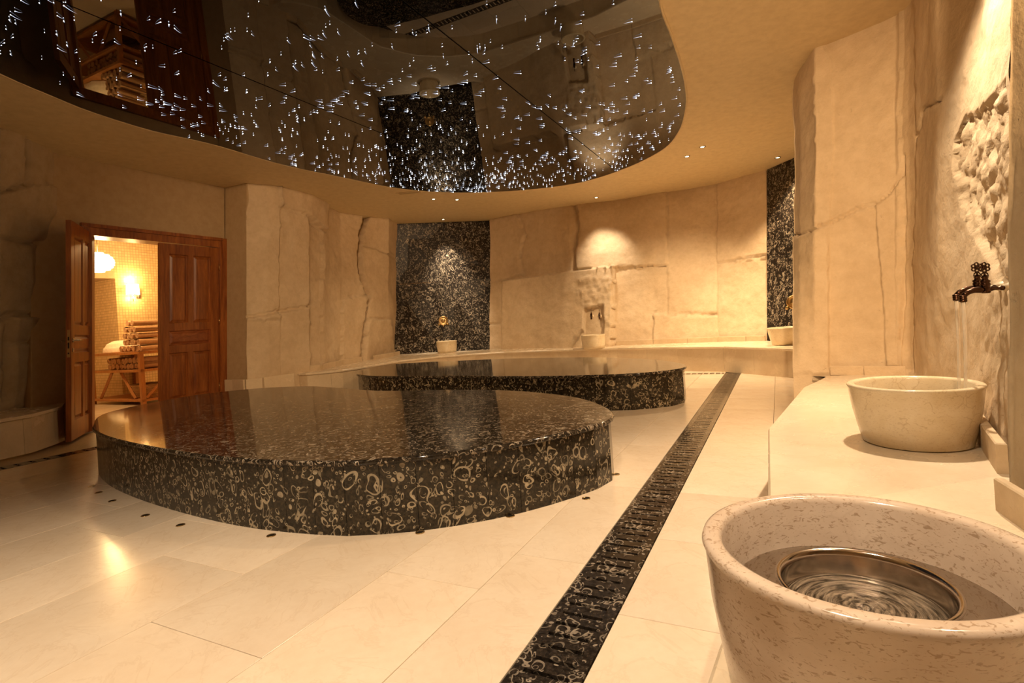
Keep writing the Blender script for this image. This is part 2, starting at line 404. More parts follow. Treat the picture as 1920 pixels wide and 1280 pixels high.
# slotted drain covers in the floor
def drain(name, label, A, d, n, wid, seg, slots):
    L = Vector(d).normalized(); W = Vector((-L.y, L.x, 0))
    t = empty(name, A, 0, label=label, cat='floor drain')
    b = MB(); ru = L * (seg * n); a0 = Vector(A) - W * wid / 2
    b.box((0, 0, -.0235), (seg * n, wid, -.019), frame(a0, L, W)).build('channel_bed', M_GAP, t)
    m = MB(); e = wid * .17; p = seg / slots
    F_ = frame((0, 0, 0), L, W)
    m.box((.001, -wid / 2 + .001, -.0185), (seg - .001, -wid / 2 + e, .0005), F_)
    m.box((.001, wid / 2 - e, -.0185), (seg - .001, wid / 2 - .001, .0005), F_)
    for k in range(slots + 1):
        x0 = max(.001, k * p - p * .37 ); x1 = min(seg - .001, k * p + p * .37)
        m.box((x0, -wid / 2 + e, -.0185), (x1, wid / 2 - e, .0005), F_)
    first = None
    for k in range(n):
        if first is None: o = first = m.build('drain_cover', M_DRAIN, t, world=False)
        else: o = bpy.data.objects.new('drain_cover', first.data); scene.collection.objects.link(o); o.parent = t
        o.location = L * (seg * k)
    return t
drain('floor_drain', 'long black fossil marble drain strip crossing the cream floor to the far bench', uv(.0, .617), UU, 19, .2, .42, 7)
drain('floor_drain', 'dark drain strip along the foot of the left bench', uv(.3, 5.88), UU, 19, .17, .40, 4)
drain('floor_drain', 'thin drain strip at the far end of the floor running behind the rear platform', uv(7.93, .73), VV, 13, .15, .40, 5)

# ------------------------------------------------------------------ walls
def interp(cols, px):
    for a, b in zip(cols, cols[1:]):
        if a[0] <= px <= b[0]:
            t = (px - a[0]) / (b[0] - a[0]); return a[1] + (b[1] - a[1]) * t, a[2] + (b[2] - a[2]) * t
    return cols[-1][1:] if px > cols[-1][0] else cols[0][1:]
def seg_dist(X, Y, pts):
    best = np.full(X.shape, 1e9); side = np.zeros(X.shape)
    for (x0, y0), (x1, y1) in zip(pts, pts[1:]):
        dx, dy = x1 - x0, y1 - y0; L2 = dx * dx + dy * dy
        t = np.clip(((X - x0) * dx + (Y - y0) * dy) / L2, 0, 1)
        d = np.hypot(X - x0 - t * dx, Y - y0 - t * dy); best = np.minimum(best, d)
    return best
def in_poly(X, Y, poly):
    c = np.zeros(X.shape, bool); n = len(poly)
    for i in range(n):
        (xa, ya), (xb, yb) = poly[i], poly[i - 1]
        if ya == yb: continue
        k = ((ya > Y) != (yb > Y)) & (X < (xb - xa) * (Y - ya) / (yb - ya) + xa); c ^= k
    return c
def rock_wall(name, cols, z0, sx, sz, mat, blocks=(), cracks=(), rough=(), amp=.02, seed=0, edge=None, z1=None, ret=None, close_left=None):
    """A sculpted plaster wall: columns (picture column, depth at bench height, depth at ceiling), then blocks set forward
    or back, joints cut in, and rough broken areas."""
    z1 = z1 or ZC + .02
    x0, x1 = cols[0][0], cols[-1][0]; nx = int((x1 - x0) / sx) + 1; nz = int((z1 - z0) / sz) + 1
    base = np.zeros((nz, nx, 3))
    for j in range(nz):
        z = z0 + (z1 - z0) * j / (nz - 1); t = (z - ZB) / (ZC - ZB)
        for i in range(nx):
            px = x0 + (x1 - x0) * i / (nx - 1); db, dt = interp(cols, px); D = db + (dt - db) * t
            q = px
            if edge: q = px + edge(z) * max(0, min(1, (px - (x1 - 40)) / 40))
            base[j, i] = col(q, D, z)
    X, Y, Z = base[..., 0], base[..., 1], base[..., 2]
    uu = X / Y * F; vv = (CAM - Z) / Y * F; PX = 960 + uu * CT - vv * ST; PY = 597 + uu * ST + vv * CT
    off = np.zeros(X.shape); jit = np.zeros(X.shape)
    for j in range(nz):
        for i in range(nx):
            p = Vector(base[j, i]); q = p * 2.1 + Vector((seed, 0, 0))
            off[j, i] = amp * (noise.fractal(p * 1.3 + Vector((seed, 3, 1)), 1, 2, 3) * 1.1 + .35 * noise.fractal(p * 5 + Vector((seed, 3, 1)), .8, 2, 3))
            jit[j, i] = noise.noise(p * 9 + Vector((seed, 0, 5)))
    JX = PX + jit * 2.5; JY = PY + jit * 2.5
    for poly, dpt in blocks: off += np.where(in_poly(JX, JY, poly), dpt, 0)
    for line, wpx, dpt in cracks:
        d = seg_dist(JX, JY, line); off -= dpt * np.clip(1.4 - d / wpx * 1.4, 0, 1) ** .8
    for poly, dpt, am in rough:
        m = in_poly(JX, JY, poly)
        for j, i in zip(*np.where(m)):
            p = Vector(base[j, i]); off[j, i] += dpt + am * noise.turbulence(p * 6, 6, True, amplitude_scale=.7) - am * .5
    # push along the horizontal normal, towards the room
    tx = np.gradient(X, axis=1); ty = np.gradient(Y, axis=1); L = np.hypot(tx, ty) + 1e-9
    nxn, nyn = ty / L, -tx / L
    sgn = np.where((nxn * -X + nyn * -Y) < 0, -1, 1); nxn *= sgn; nyn *= sgn
    X = X + nxn * off; Y = Y + nyn * off
    m = MB(); P = np.stack([X, Y, Z], -1).reshape(-1, 3)
    fs = [(j * nx + i, j * nx + i + 1, (j + 1) * nx + i + 1, (j + 1) * nx + i) for j in range(nz - 1) for i in range(nx - 1)]
    m.add([Vector(p) for p in P], fs, True)
    def side(i, pts):                            # return the wall's edge back through plan points
        cur = [j * nx + i for j in range(nz)]
        for p in pts:
            new = []
            for j in range(nz):
                v = m.v[j * nx + i]; m.v.append(Vector((p[0] + (v.x - m.v[i].x) * .6, p[1] + (v.y - m.v[i].y) * .6, v.z))); new.append(len(m.v) - 1)
            for j in range(nz - 1): m.f.append((cur[j], new[j], new[j + 1], cur[j + 1])); m.sm.append(False)
            cur = new
    if ret: side(nx - 1, ret)
    if close_left: side(0, close_left)
    o = m.build(name, mat, kind='structure')
    return o

def ledge(z):
    return 3 * math.sin(z * 2.1 + .5) + 2 * math.sin(z * 5.3) + (5 if z < 1.1 else 0) - 6
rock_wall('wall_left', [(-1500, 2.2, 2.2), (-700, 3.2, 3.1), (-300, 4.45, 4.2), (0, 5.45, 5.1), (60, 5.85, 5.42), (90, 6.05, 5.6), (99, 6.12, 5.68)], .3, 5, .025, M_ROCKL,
    blocks=[(((-60, 240), (48, 240), (50, 345), (0, 357), (-60, 357)), .045), (((8, 600), (60, 590), (100, 575), (120, 650), (120, 765), (12, 765)), .05), (((-60, 357), (50, 345), (130, 345), (130, 455), (-60, 445)), .03)],
    cracks=[(((48, 262), (50, 300), (45, 330), (50, 345), (0, 357), (-80, 350)), 6, .09), (((-60, 440), (0, 445), (40, 455), (85, 455)), 4, .06),
            (((0, 600), (10, 590), (60, 590), (100, 575)), 5, .07), (((10, 590), (12, 640), (10, 745)), 6, .09), (((12, 640), (60, 642), (105, 628)), 4, .05)],
    amp=.035, seed=2, edge=ledge, ret=[(-5.30, 6.5)])

rock_wall('wall_left_far', [(461, 7.43, 7.48), (500, 7.62, 7.62), (523, 7.79, 7.76), (580, 8.1, 8.35), (604, 8.35, 8.85), (617, 8.7, 9.23), (640, 9.17, 9.7), (690, 9.97, 10.2), (732, 10.9, 10.5), (748, 11.35, 11.1), (751, 11.6, 11.4)], .0, 1.7, .022, M_ROCK,
    blocks=[(((455, 330), (524, 330), (522, 600), (455, 600)), .035), (((455, 600), (523, 588), (523, 745), (455, 745)), .055),
            (((523, 350), (612, 350), (612, 432), (575, 402), (523, 388)), .06), (((580, 410), (606, 430), (604, 560), (582, 575)), -.045), (((523, 588), (580, 577), (580, 745), (523, 745)), .04), (((580, 577), (606, 565), (606, 745), (580, 745)), -.03),
            (((688, 400), (760, 400), (760, 700), (680, 700), (692, 590), (697, 552), (684, 505), (680, 460)), -.05), (((640, 558), (690, 552), (690, 590), (675, 690), (640, 690)), .04),
            (((692, 598), (735, 598), (745, 680), (684, 680)), .05)],
    cracks=[(((455, 596), (523, 583), (580, 575), (604, 563)), 2.2, .05), (((523, 387), (575, 401), (590, 420), (612, 433)), 2.2, .05),
            (((691, 400), (680, 440), (677, 470), (680, 510), (690, 540), (695, 552), (691, 580), (684, 620), (675, 680)), 6.5, .26),
            (((678, 460), (700, 462), (730, 475), (747, 484)), 2, .05), (((640, 558), (692, 552)), 2, .03), (((692, 597), (733, 598)), 2, .03)],
    amp=.03, seed=5)

rock_wall('wall_far', [(921, 11.05, 11.45), (951, 10.9, 11.2), (1010, 10.4, 10.75), (1068, 9.85, 10.5), (1110, 9.6, 10.42), (1153, 9.41, 10.36), (1226, 9.15, 10.0), (1290, 8.85, 9.75), (1347, 8.59, 9.5), (1440, 8.05, 8.74)], .3, 2.2, .026, M_ROCK,
    blocks=[(((951, 527), (1070, 510), (1152, 499), (1153, 660), (951, 665)), .24), (((915, 330), (973, 405), (985, 440), (974, 480), (983, 512), (962, 522), (915, 530)), .05),
            (((915, 528), (948, 528), (948, 665), (915, 665)), .06), (((1080, 340), (1252, 340), (1252, 497), (1083, 505), (1078, 490), (1085, 430)), .06),
            (((1226, 586), (1345, 592), (1345, 660), (1226, 660)), .05), (((1345, 300), (1450, 300), (1450, 480), (1345, 495)), .05),
            (((1345, 495), (1450, 480), (1450, 660), (1345, 660)), .02), (((1103, 580), (1136, 571), (1138, 600), (1136, 640), (1103, 640)), -.09), (((1252, 340), (1345, 340), (1345, 586), (1252, 586)), .02)],
    cracks=[(((915, 528), (948, 529)), 2, .03), (((915, 607), (948, 606)), 2, .03), (((949, 530), (950, 655)), 2.5, .05), (((973, 405), (985, 440), (974, 480), (983, 512)), 2.5, .03),
            (((1077, 385), (1086, 430), (1078, 470), (1077, 505)), 4, .045), (((1226, 585), (1275, 592), (1345, 591)), 1.8, .03), (((1345, 494), (1390, 486), (1438, 478)), 2.2, .04),
            (((1344, 345), (1345, 640)), 2, .02), (((1252, 362), (1252, 497)), 1.6, .03), (((1252, 497), (1160, 500)), 1.6, .03)],
    rough=[(((1090, 520), (1152, 515), (1152, 650), (1136, 650), (1138, 575), (1100, 575)), 0, .035)], amp=.028, seed=9)

rock_wall('wall_right', [(1488, 4.33, 5.3), (1500, 4.30, 5.0), (1528, 4.26, 4.6), (1600, 4.15, 4.38), (1680, 3.98, 4.13), (1700, 3.93, 3.98), (1716, 3.84, 3.8), (1760, 3.2, 3.2), (1833, 2.41, 2.85), (1865, 2.02, 2.65), (1900, 1.74, 2.45)], -.01, 2.2, .016, M_ROCK,
    blocks=[(((1480, 445), (1550, 425), (1556, 700), (1480, 700)), .012), (((1528, 60), (1560, 110), (1563, 280), (1556, 420), (1528, 420)), .012),
            (((1640, 378), (1690, 345), (1690, 520), (1686, 690), (1662, 690), (1655, 560)), .015), (((1690, -400), (1713, -400), (1712, 700), (1686, 700)), -.02), (((1555, 420), (1642, 385), (1656, 560), (1660, 690), (1552, 690)), -.012)],
    cracks=[(((1484, 442), (1515, 437)), 2.4, .035), (((1515, 437), (1560, 415), (1610, 390), (1645, 378), (1668, 362), (1682, 345), (1690, 310)), 2.6, .045), (((1712, 263), (1725, 232), (1727, 207), (1745, 197), (1772, 186)), 2.6, .035),
            (((1713, 60), (1714, 300), (1711, 500), (1710, 690)), 1.8, .02), (((1690, 290), (1694, 520), (1686, 690)), 1.8, .015), (((1884, 560), (1881, 640), (1881, 800)), 2.5, .012), (((1858, 560), (1856, 640), (1851, 790)), 2.5, .012)],
    rough=[(((1893, 150), (1875, 165), (1842, 205), (1810, 222), (1792, 260), (1790, 300), (1800, 400), (1825, 450), (1850, 500), (1862, 540), (1893, 540)), -.025, .032), (((1862, 540), (1840, 540), (1835, 700), (1845, 790), (1893, 840), (1893, 540)), -.005, .012)], amp=.018, seed=13,
    close_left=[(2.9, 5.3), (4.2, 5.6)])
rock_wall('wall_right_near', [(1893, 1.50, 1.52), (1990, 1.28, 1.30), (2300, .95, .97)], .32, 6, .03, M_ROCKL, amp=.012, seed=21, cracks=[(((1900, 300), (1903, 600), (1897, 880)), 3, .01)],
    close_left=[(2.2, 1.95)])
rock_wall('wall_right_far', [(1436, 8.12, 8.8), (1500, 7.6, 8.1), (1620, 6.6, 6.9)], .3, 8, .1, M_ROCK, amp=.01, seed=23, ret=[(4.9, 5.4)])

# plain walls behind the camera and round the corner
def slab_wall(name, a, b, z0, z1, th, mat, parent=None, **k):
    a, b = Vector((*a, 0)), Vector((*b, 0)); L = (b - a).length; x = (b - a) / L
    return MB().box((0, 0, z0), (L, th, z1), frame(a, x, Vector((-x.y, x.x, 0)))).build(name, mat, parent, **k)
slab_wall('wall_back', (7, -2.6), (-7, -2.6), 0, ZC, -.15, M_ROCK, kind='structure')
slab_wall('wall_right_back', (3.4, -2.6), (1.62, .7), 0, ZC, -.15, M_ROCK, kind='structure')
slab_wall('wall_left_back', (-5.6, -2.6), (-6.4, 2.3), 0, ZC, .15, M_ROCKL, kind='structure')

# door wall: battered like the rock beside it; local frame x along the wall towards the far corner, y out of the room, z up the batter
LEAN = .067
DC = col(423, 7.62, 0); DZ = Vector((LEAN, 0, 1))
def dw(s0, y, z): return DC - UU * s0 + VV * y + DZ * z   # s0 metres before the far corner
DF = frame(DC, -UU, VV, DZ)
def dbox(m, a, b, bev=0): return m.box(a, b, DF)
OP0, OP1, OPZ = .10, 1.67, 2.24                     # opening between these distances from the far corner
m = MB(); dbox(m, (OP1 + .05, 0, 0), (2.22, .22, ZC + .05)); dbox(m, (-.02, 0, OPZ + .05), (OP1 + .05, .22, ZC + .05)); dbox(m, (-.3, 0, 0), (.02, .22, ZC + .05))
m.build('wall_door', M_PLASTER, kind='structure')
# short return wall between the door and the rock
a, b = dw(0, 0, 0), col(461, 7.46, 0); x = (b - a); L = x.length; x /= L
MB().box((0, 0, 0), (L + .02, .2, ZC), frame(a, x, Vector((-x.y, x.x, 0)), DZ)).build('wall_door_return', M_PLASTER, kind='structure')
# marble skirting as high as the bench, on the return and along the rock
sk = empty('baseboard_left', a, kind='structure')
def strip(pts, h0, h1, th, mat, parent, name, gap=.002):
    for p, q in zip(pts, pts[1:]):
        p, q = Vector((p[0], p[1], 0)), Vector((q[0], q[1], 0)); L = (q - p).length; x = (q - p) / L
        y = Vector((x.y, -x.x, 0))
        if y.dot(Vector((0, 0, 0)) - p) < 0: y = -y
        MB().box((gap, 0, h0), (L - gap, th, h1), frame(p, x, y), bev=.004).build(name, mat, parent)
Rp = [col(461, 7.40, .2), col(492, 7.52, .2), col(523, 7.74, .2), col(550, 7.9, .2)]
strip([a, (a + b) / 2, col(461, 7.40, .2)], 0, .37, .03, M_FACE, sk, 'skirting_panel'); strip(Rp, 0, .37, .05, M_FACE, sk, 'skirting_panel')

# rough plaster skirting strips standing on the benches
def bench_strip(name, pxs, cols, h, th=.03, ZB=ZB):
    e = empty(name, col(pxs[0], interp(cols, pxs[0])[0], ZB), kind='structure')
    P = [col(p, interp(cols, p)[0] - .01, ZB) for p in pxs]
    strip(P, ZB, ZB + h, th, M_ROCK, e, 'skirting_strip', .004)
bench_strip('baseboard_far', [1156, 1226, 1290, 1347, 1400, 1436], [(1156, 9.36, 0), (1226, 9.08, 0), (1347, 8.55, 0), (1436, 8.05, 0)], .08)
bench_strip('baseboard_far_left', [955, 1010, 1060, 1100, 1140], [(955, 10.68, 0), (1010, 10.2, 0), (1060, 9.72, 0), (1140, 9.3, 0)], .08)
bench_strip('baseboard_left_far', [560, 600, 640, 676], [(560, 8.0, 0), (600, 8.24, 0), (640, 9.12, 0), (676, 9.7, 0)], .09, .04)
bench_strip('baseboard_left_far_end', [700, 735, 747], [(700, 10.0, 0), (735, 10.75, 0), (747, 11.1, 0)], .08, .04)
bench_strip('baseboard_left_near', [-150, -60, 0, 50, 98], [(-150, 5.0, 0), (0, 5.52, 0), (98, 6.15, 0)], .12, .05)
bench_strip('baseboard_right', [1838, 1862, 1893], [(1838, 2.30, 0), (1865, 1.96, 0), (1893, 1.74, 0)], .10, .03, .345)
bench_strip('baseboard_right_near', [1887, 1960, 2100], [(1887, 1.47, 0), (1960, 1.3, 0), (2100, 1.12, 0)], .09, .025, .345)
bench_strip('baseboard_right_far', [1556, 1620, 1700], [(1556, 4.22, 0), (1620, 4.1, 0), (1700, 3.93, 0)], .07, .012, .345)

# ceiling
MB().prism([(-13, -3.5), (8, -3.5), (8, 16), (-13, 16)], ZC, ZC + .1).build('ceiling', M_CEIL, kind='structure')

# ------------------------------------------------------------------ mirrored star ceiling
CE = [(0, 137), (100, 180), (167, 207), (282, 243), (400, 270), (527, 307), (640, 331), (746, 352), (852, 360), (973, 356), (1083, 342), (1171, 315), (1242, 280), (1274, 244), (1287, 198), (1286, 159), (1277, 117), (1260, 64), (1238, 0)]
cpts = [tuple(on(x, y, ZC)[:2]) for x, y in CE] + [(.95, 3.0), (.4, 2.3), (-.5, 1.75), (-1.6, 1.5), (-2.7, 1.75), (-3.45, 2.4), (-3.75, 3.3)]
cloop = smooth_loop(cpts, 160)
cc = Vector((-1.2, 5.0, ZC - .012))
sc_t = empty('star_ceiling', cc, label='black mirrored stretch ceiling sheet dotted with fibre-optic stars above the platforms', cat='ceiling panel')
p1, q1 = on(757, 0, ZC), on(1157, 320, ZC); p2, q2 = on(460, 143, ZC), on(973, 354, ZC)
def nrm(p, q): d = (q - p).normalized(); return (-d.y, d.x)
n1, n2 = nrm(p1, q1), nrm(p2, q2)
inner = offset_loop(cloop, .012)
neg = lambda n: (-n[0], -n[1]); sh = lambda p, n, d: (p[0] + n[0] * d, p[1] + n[1] * d)
A_ = clip(inner, sh(p1, n1, .006), n1); B_ = clip(inner, sh(p1, n1, -.006), neg(n1))
for piece in (B_, clip(A_, sh(p2, n2, .006), n2), clip(A_, sh(p2, n2, -.006), neg(n2))):
    MB().prism(piece, ZC - .010, ZC - .002).build('mirror_panel', M_MIRROR, sc_t)
MB().prism(inner, ZC - .0019, ZC - .0005).build('seam_backing', M_GAP, sc_t)
m = MB(); n = len(cloop); o2 = offset_loop(cloop, -.006)
P = [(*p, ZC - .014) for p in inner] + [(*p, ZC - .014) for p in o2] + [(*p, ZC) for p in inner] + [(*p, ZC) for p in o2]
m.add(P, [f for i in range(n) for j in [(i + 1) % n] for f in ((i, j, n + j, n + i), (n + i, n + j, 3 * n + j, 3 * n + i), (i, 2 * n + i, 2 * n + j, j))], True)
m.build('edge_trim', M_CEIL, sc_t)
# fibre ends: a lit tip a finger's breadth under the sheet and the glowing strand it hangs by
def strand(m_tip, m_tail, p, ang, L, r):
    tip = Vector((p[0], p[1], ZC - .010 - .011))
    for k in (0,):
        d = r
        m_tip.add([tip + Vector(q) for q in ((d, 0, 0), (0, d, 0), (-d, 0, 0), (0, -d, 0), (0, 0, d), (0, 0, -d))],
                  [(0, 1, 4), (1, 2, 4), (2, 3, 4), (3, 0, 4), (1, 0, 5), (2, 1, 5), (3, 2, 5), (0, 3, 5)])
    e = tip + Vector((math.cos(ang) * L, math.sin(ang) * L, .008)); b = Vector((-math.sin(ang), math.cos(ang), 0)) * r * .75
    mid = (tip + e) / 2 + b * L * 14 + Vector((0, 0, -.002))
    m_tail.add([tip + b, tip - b, tip + Vector((0, 0, r)), mid + b * .5, mid - b * .5, mid + Vector((0, 0, r * .5)), e], [(0, 1, 4, 3), (1, 2, 5, 4), (2, 0, 3, 5), (3, 4, 6), (4, 5, 6), (5, 3, 6)])
stars = []
rs = random.Random(11)
minx, maxx = min(p[0] for p in cloop), max(p[0] for p in cloop); miny, maxy = min(p[1] for p in cloop), max(p[1] for p in cloop)
inl = offset_loop(cloop, .06)
while len(stars) < 1250:
    p = (rs.uniform(minx, maxx), rs.uniform(miny, maxy))
    if not inside(p, inl): continue
    dens = .35 + .35 * noise.noise(Vector((p[0] * 1.3, p[1] * 1.3, 0))) + (.35 if p[1] > 7 else 0) + (.5 if p[1] > 7.6 and -1.7 < p[0] < .3 else 0)
    if rs.random() > dens: continue
    stars.append(p)
stars.sort(key=lambda p: p[1] if p[1] > 2.6 else 99)
smesh = []
m_tip, m_tail = MB(), MB()
for k in range(12):                               # a dozen strands shared by the nearest 300
    a, b = MB(), MB(); strand(a, b, (0, 0), k * math.pi / 6, .03 + .012 * (k % 4), .0028)
    off = Vector((0, 0, ZC)); me = bpy.data.meshes.new('fibre_star')
    na = len(a.v); me.from_pydata([tuple(v - off) for v in a.v + b.v], [], a.f + [tuple(i + na for i in f) for f in b.f])
    me.materials.append(M_STAR); me.materials.append(M_TAIL)
    for i, pg in enumerate(me.polygons): pg.material_index = 0 if i < len(a.f) else 1
    smesh.append(me)
for i, p in enumerate(stars):
    flow = 2.2 + 2.6 * noise.noise(Vector((p[0] * .7, p[1] * .7, 4))) + rs.uniform(-.5, .5)
    if i < 299:
        o = bpy.data.objects.new('fibre_star', smesh[int(flow / (math.pi / 6)) % 12]); scene.collection.objects.link(o); o.parent = sc_t
        o.location = Vector((p[0], p[1], ZC)) - cc; k = rs.choice((.7, .8, .9, 1, 1, 1.25, 1.6)); o.scale = (k, k, 1)
    else:
        strand(m_tip, m_tail, p, flow, rs.uniform(.025, .07), rs.choice((.0026, .003, .0035, .0042, .006)))
o = m_tip.build('fibre_star_field', M_STAR, sc_t, kind='stuff'); m_tail.build('fibre_strand_field', M_TAIL, sc_t, kind='stuff')

# ------------------------------------------------------------------ downlights, vent
def downlight(x, y, label):
    t = empty('downlight', (x, y, ZC), label=label, cat='ceiling light', group='recessed ceiling spots')
    tr = MB().lathe([(.026, -.002), (.026, -.006), (.042, -.007), (.046, -.001), (.046, 0)], 20).build('trim_ring', M_CHROME, t, world=False)
    MB().lathe([(.0, -.0035), (.025, -.0035), (.025, -.001)], 16).build('lamp', M_LAMP, tr, world=False)
for (px, py), lb in {(813, 373): 'left spot of the close pair before the left black wall', (857, 374): 'right spot of the close pair before the left black wall', (831, 411): 'small lit ceiling spot right against the top of the left black wall',
        (1118, 370): 'lit ceiling spot above the two taps on the far wall', (1288, 293): 'farther spot of the pair right of the mirror ceiling', (1317, 275): 'nearer spot of the pair right of the mirror ceiling', (1458, 295): 'lit ceiling spot above the narrow right black wall'}.items():
    p = on(px, py, ZC); downlight(p.x, p.y, lb)
p = on(767, 361, ZC); v = empty('ceiling_vent', p, -.12, label='small slotted air vent in the cream ceiling beside the mirror edge', cat='vent')
MB().box((-.17, -.05, -.006), (.17, .05, -.004)).build('vent_back', M_DARK, v, world=False)
f = MB(); [f.box(a, b) for a, b in (((-.2, -.075, -.008), (.2, -.05, 0)), ((-.2, .05, -.008), (.2, .075, 0)), ((-.2, -.05, -.008), (-.17, .05, 0)), ((.17, -.05, -.008), (.2, .05, 0)))]; f.build('vent_frame', M_CEIL, v, world=False)
for k in range(5): MB().box((-.17, -.042 + k * .02, -.009), (.17, -.034 + k * .02, -.005)).build('vent_slat', M_CEIL, v, world=False)

# ------------------------------------------------------------------ black marble wall panels
def panel_wall(label, a0, b0, a1, b1, nu, nv, zs):
    e = empty('black_marble_wall', (Vector(a0) + Vector(b0)) / 2, label=label, cat='wall panel')
    a0, b0, a1, b1 = map(Vector, (a0, b0, a1, b1)); nrm_ = Vector(((b0 - a0).y, -(b0 - a0).x, 0)).normalized()
    def P(s, t): return (a0 + (b0 - a0) * s) * (1 - t) + (a1 + (b1 - a1) * s) * t
    for i in range(nu):
        for t0, t1 in zip(zs, zs[1:]):
            s0, s1 = i / nu + .001, (i + 1) / nu - .001; m = MB(); q = [P(s0, t0 + .001), P(s1, t0 + .001), P(s1, t1 - .001), P(s0, t1 - .001)]
            m.add([x for x in q] + [x - nrm_ * .03 for x in q], [(0, 1, 2, 3), (7, 6, 5, 4), (0, 4, 5, 1), (1, 5, 6, 2), (2, 6, 7, 3), (3, 7, 4, 0)]).build('marble_slab', M_FOSSIL_WALL, e)
panel_wall('wide black fossil marble wall panel behind the small round brass plate', col(740, 11.25, ZB - .04), col(921, 11.1, ZB - .04), col(740, 11.15, ZC), col(921, 11.5, ZC), 2, 1, (0, .545, 1))
panel_wall('narrow black fossil marble wall panel beside the near right rock wall', col(1438, 8.0, ZB - .04), col(1560, 7.0, ZB - .04), col(1438, 8.7, ZC), col(1560, 7.35, ZC), 1, 1, (0, .47, 1))

# ------------------------------------------------------------------ benches
def bench(label, front, back, seg, name='stone_bench', face_seg=.62, z=ZB, closed_end=None):
    nS = 60
    Fr, Bk = smooth_pl(front, nS), smooth_pl(back, nS)
    L = sum((Vector((*a, 0)) - Vector((*b, 0))).length for a, b in zip(Fr, Fr[1:]))
    e = empty(name, (Fr[nS // 2][0], Fr[nS // 2][1], 0), label=label, cat='bench')
    def split(n):
        return [round(nS * k / n) for k in range(n + 1)]
    st = split(max(1, round(L / seg)))
    for a, b in zip(st, st[1:]):
        m = MB(); F_, B_ = Fr[a:b + 1], Bk[a:b + 1]; k = len(F_)
        def lerp(f, g, t): return (f[0] + (g[0] - f[0]) * t, f[1] + (g[1] - f[1]) * t)
        rows_ = [(0, z - .034), (-.010, z - .028), (-.012, z - .008), (-.002, z), ]
        def pt(i, d, zz):
            f, g = Vector(F_[i]), Vector(B_[i]); dd = (g - f).normalized(); p = f + dd * (d + .012); 
            return (p.x, p.y, zz)
        V = [pt(i, .03, z - .034) for i in range(k)]
        for d, zz in rows_: V += [pt(i, d, zz) for i in range(k)]
        V += [(*B_[i], z) for i in range(k)] + [(*B_[i], z - .034) for i in range(k)]
        fs = [(r * k + i, r * k + i + 1, (r + 1) * k + i + 1, (r + 1) * k + i) for r in range(6) for i in range(k - 1)]
        fs += [(6 * k + i, 6 * k + i + 1, i + 1, i) for i in range(k - 1)] + [tuple(r * k for r in range(7))[::-1], tuple(r * k + k - 1 for r in range(7))]
        o = weld(m.add(V, fs).build('bench_top', M_BENCH, e))
    st = split(max(1, round(L / face_seg)))
    for a, b in zip(st, st[1:]):
        m = MB(); ins = .035
        V = []
        for i in range(a, b + 1):
            f, g = Vector(Fr[i]), Vector(Bk[i]); dd = (g - f).normalized(); p, q = f + dd * ins, f + dd * (ins + .03)
            if i == a: t = (Vector(Fr[min(i + 1, nS)]) - f).normalized() * .0008; p, q = p + t, q + t
            if i == b: t = (Vector(Fr[i - 1]) - f).normalized() * .0008; p, q = p + t, q + t
            V += [(*p, 0), (*p, z - .034), (*q, 0), (*q, z - .034)]
        fs = []
        for i in range(b - a):
            c, d = 4 * i, 4 * i + 4; fs += [(c, d, d + 1, c + 1), (c + 2, c + 3, d + 3, d + 2), (c, c + 2, d + 2, d), (c + 1, d + 1, d + 3, c + 3)]
        fs += [(0, 1, 3, 2), (len(V) - 4, len(V) - 2, len(V) - 1, len(V) - 3)]
        weld(m.add(V, fs).build('face_panel', M_FACE, e))
    return e
def smooth_pl(pts, n): 
    P = [tuple(p[:2]) for p in pts]
    L = [0]
    for a, b in zip(P, P[1:]): L.append(L[-1] + math.hypot(b[0] - a[0], b[1] - a[1]))
    out = []; j = 0
    for k in range(n + 1):
        s = L[-1] * k / n
        while j < len(L) - 2 and L[j + 1] < s: j += 1
        t = (s - L[j]) / (L[j + 1] - L[j]); out.append((P[j][0] + (P[j + 1][0] - P[j][0]) * t, P[j][1] + (P[j + 1][1] - P[j][1]) * t))
    return out
FB = [(551, 699), (566, 700), (603, 697), (650, 692), (700, 684), (748, 676), (814, 668.8), (879, 663.5), (940, 659.6), (1037, 655.8), (1153, 651.6), (1244, 650.2), (1357, 649), (1420, 651), (1484, 653), (1550, 657), (1640, 666)]
BB = [(548, 697), (575, 695), (600, 693.5), (640, 684.5), (690, 674.5), (747, 663.3), (830, 660), (921, 655), (951, 652), (1068, 650), (1153, 647), (1226, 644), (1347, 640), (1440, 638.6), (1500, 639), (1560, 641), (1660, 645)]
bench('long cream marble bench curving along the far walls behind both platforms', [on(x, y, ZB) for x, y in FB], [on(x, y, ZB) + Vector((0, .06, 0)) for x, y in BB], 1.6)
LB = [Vector((-4.9, 1.5, 0)), Vector((-4.75, 3.4, 0)), on(0, 786, ZB), on(60, 776, ZB), on(100, 766, ZB), on(117, 761, ZB)]
bench('dim cream marble bench against the left rock wall beside the open door', LB, [(-6.2, 1.5), (-6.0, 3.4), (-5.65, 5.3), (-5.55, 5.75), (-5.45, 6.1), (-5.2, 6.15)], 1.5)
ZR = .345
RB = [(2.30, 4.02), (1.92, 3.58), (1.16, 2.49), (.95, 2.06), (.73, 1.61), (.53, 1.27), (.33, .96), (.22, .78), (-.02, .35), (-.3, -.1)]
RK = [(2.34, 4.16), (2.96, 3.98), (2.75, 3.4), (2.2, 2.55), (1.75, 1.85), (1.45, 1.45), (1.3, 1.1), (1.25, .8), (1.2, .3), (1.2, -.1)]
RBs = [tuple(on(*p, ZR)[:2]) for p in ((1551, 706), (1506, 726), (1440, 803), (1440, 860), (1440, 935))] + [tuple(p) for p in RB[5:]]
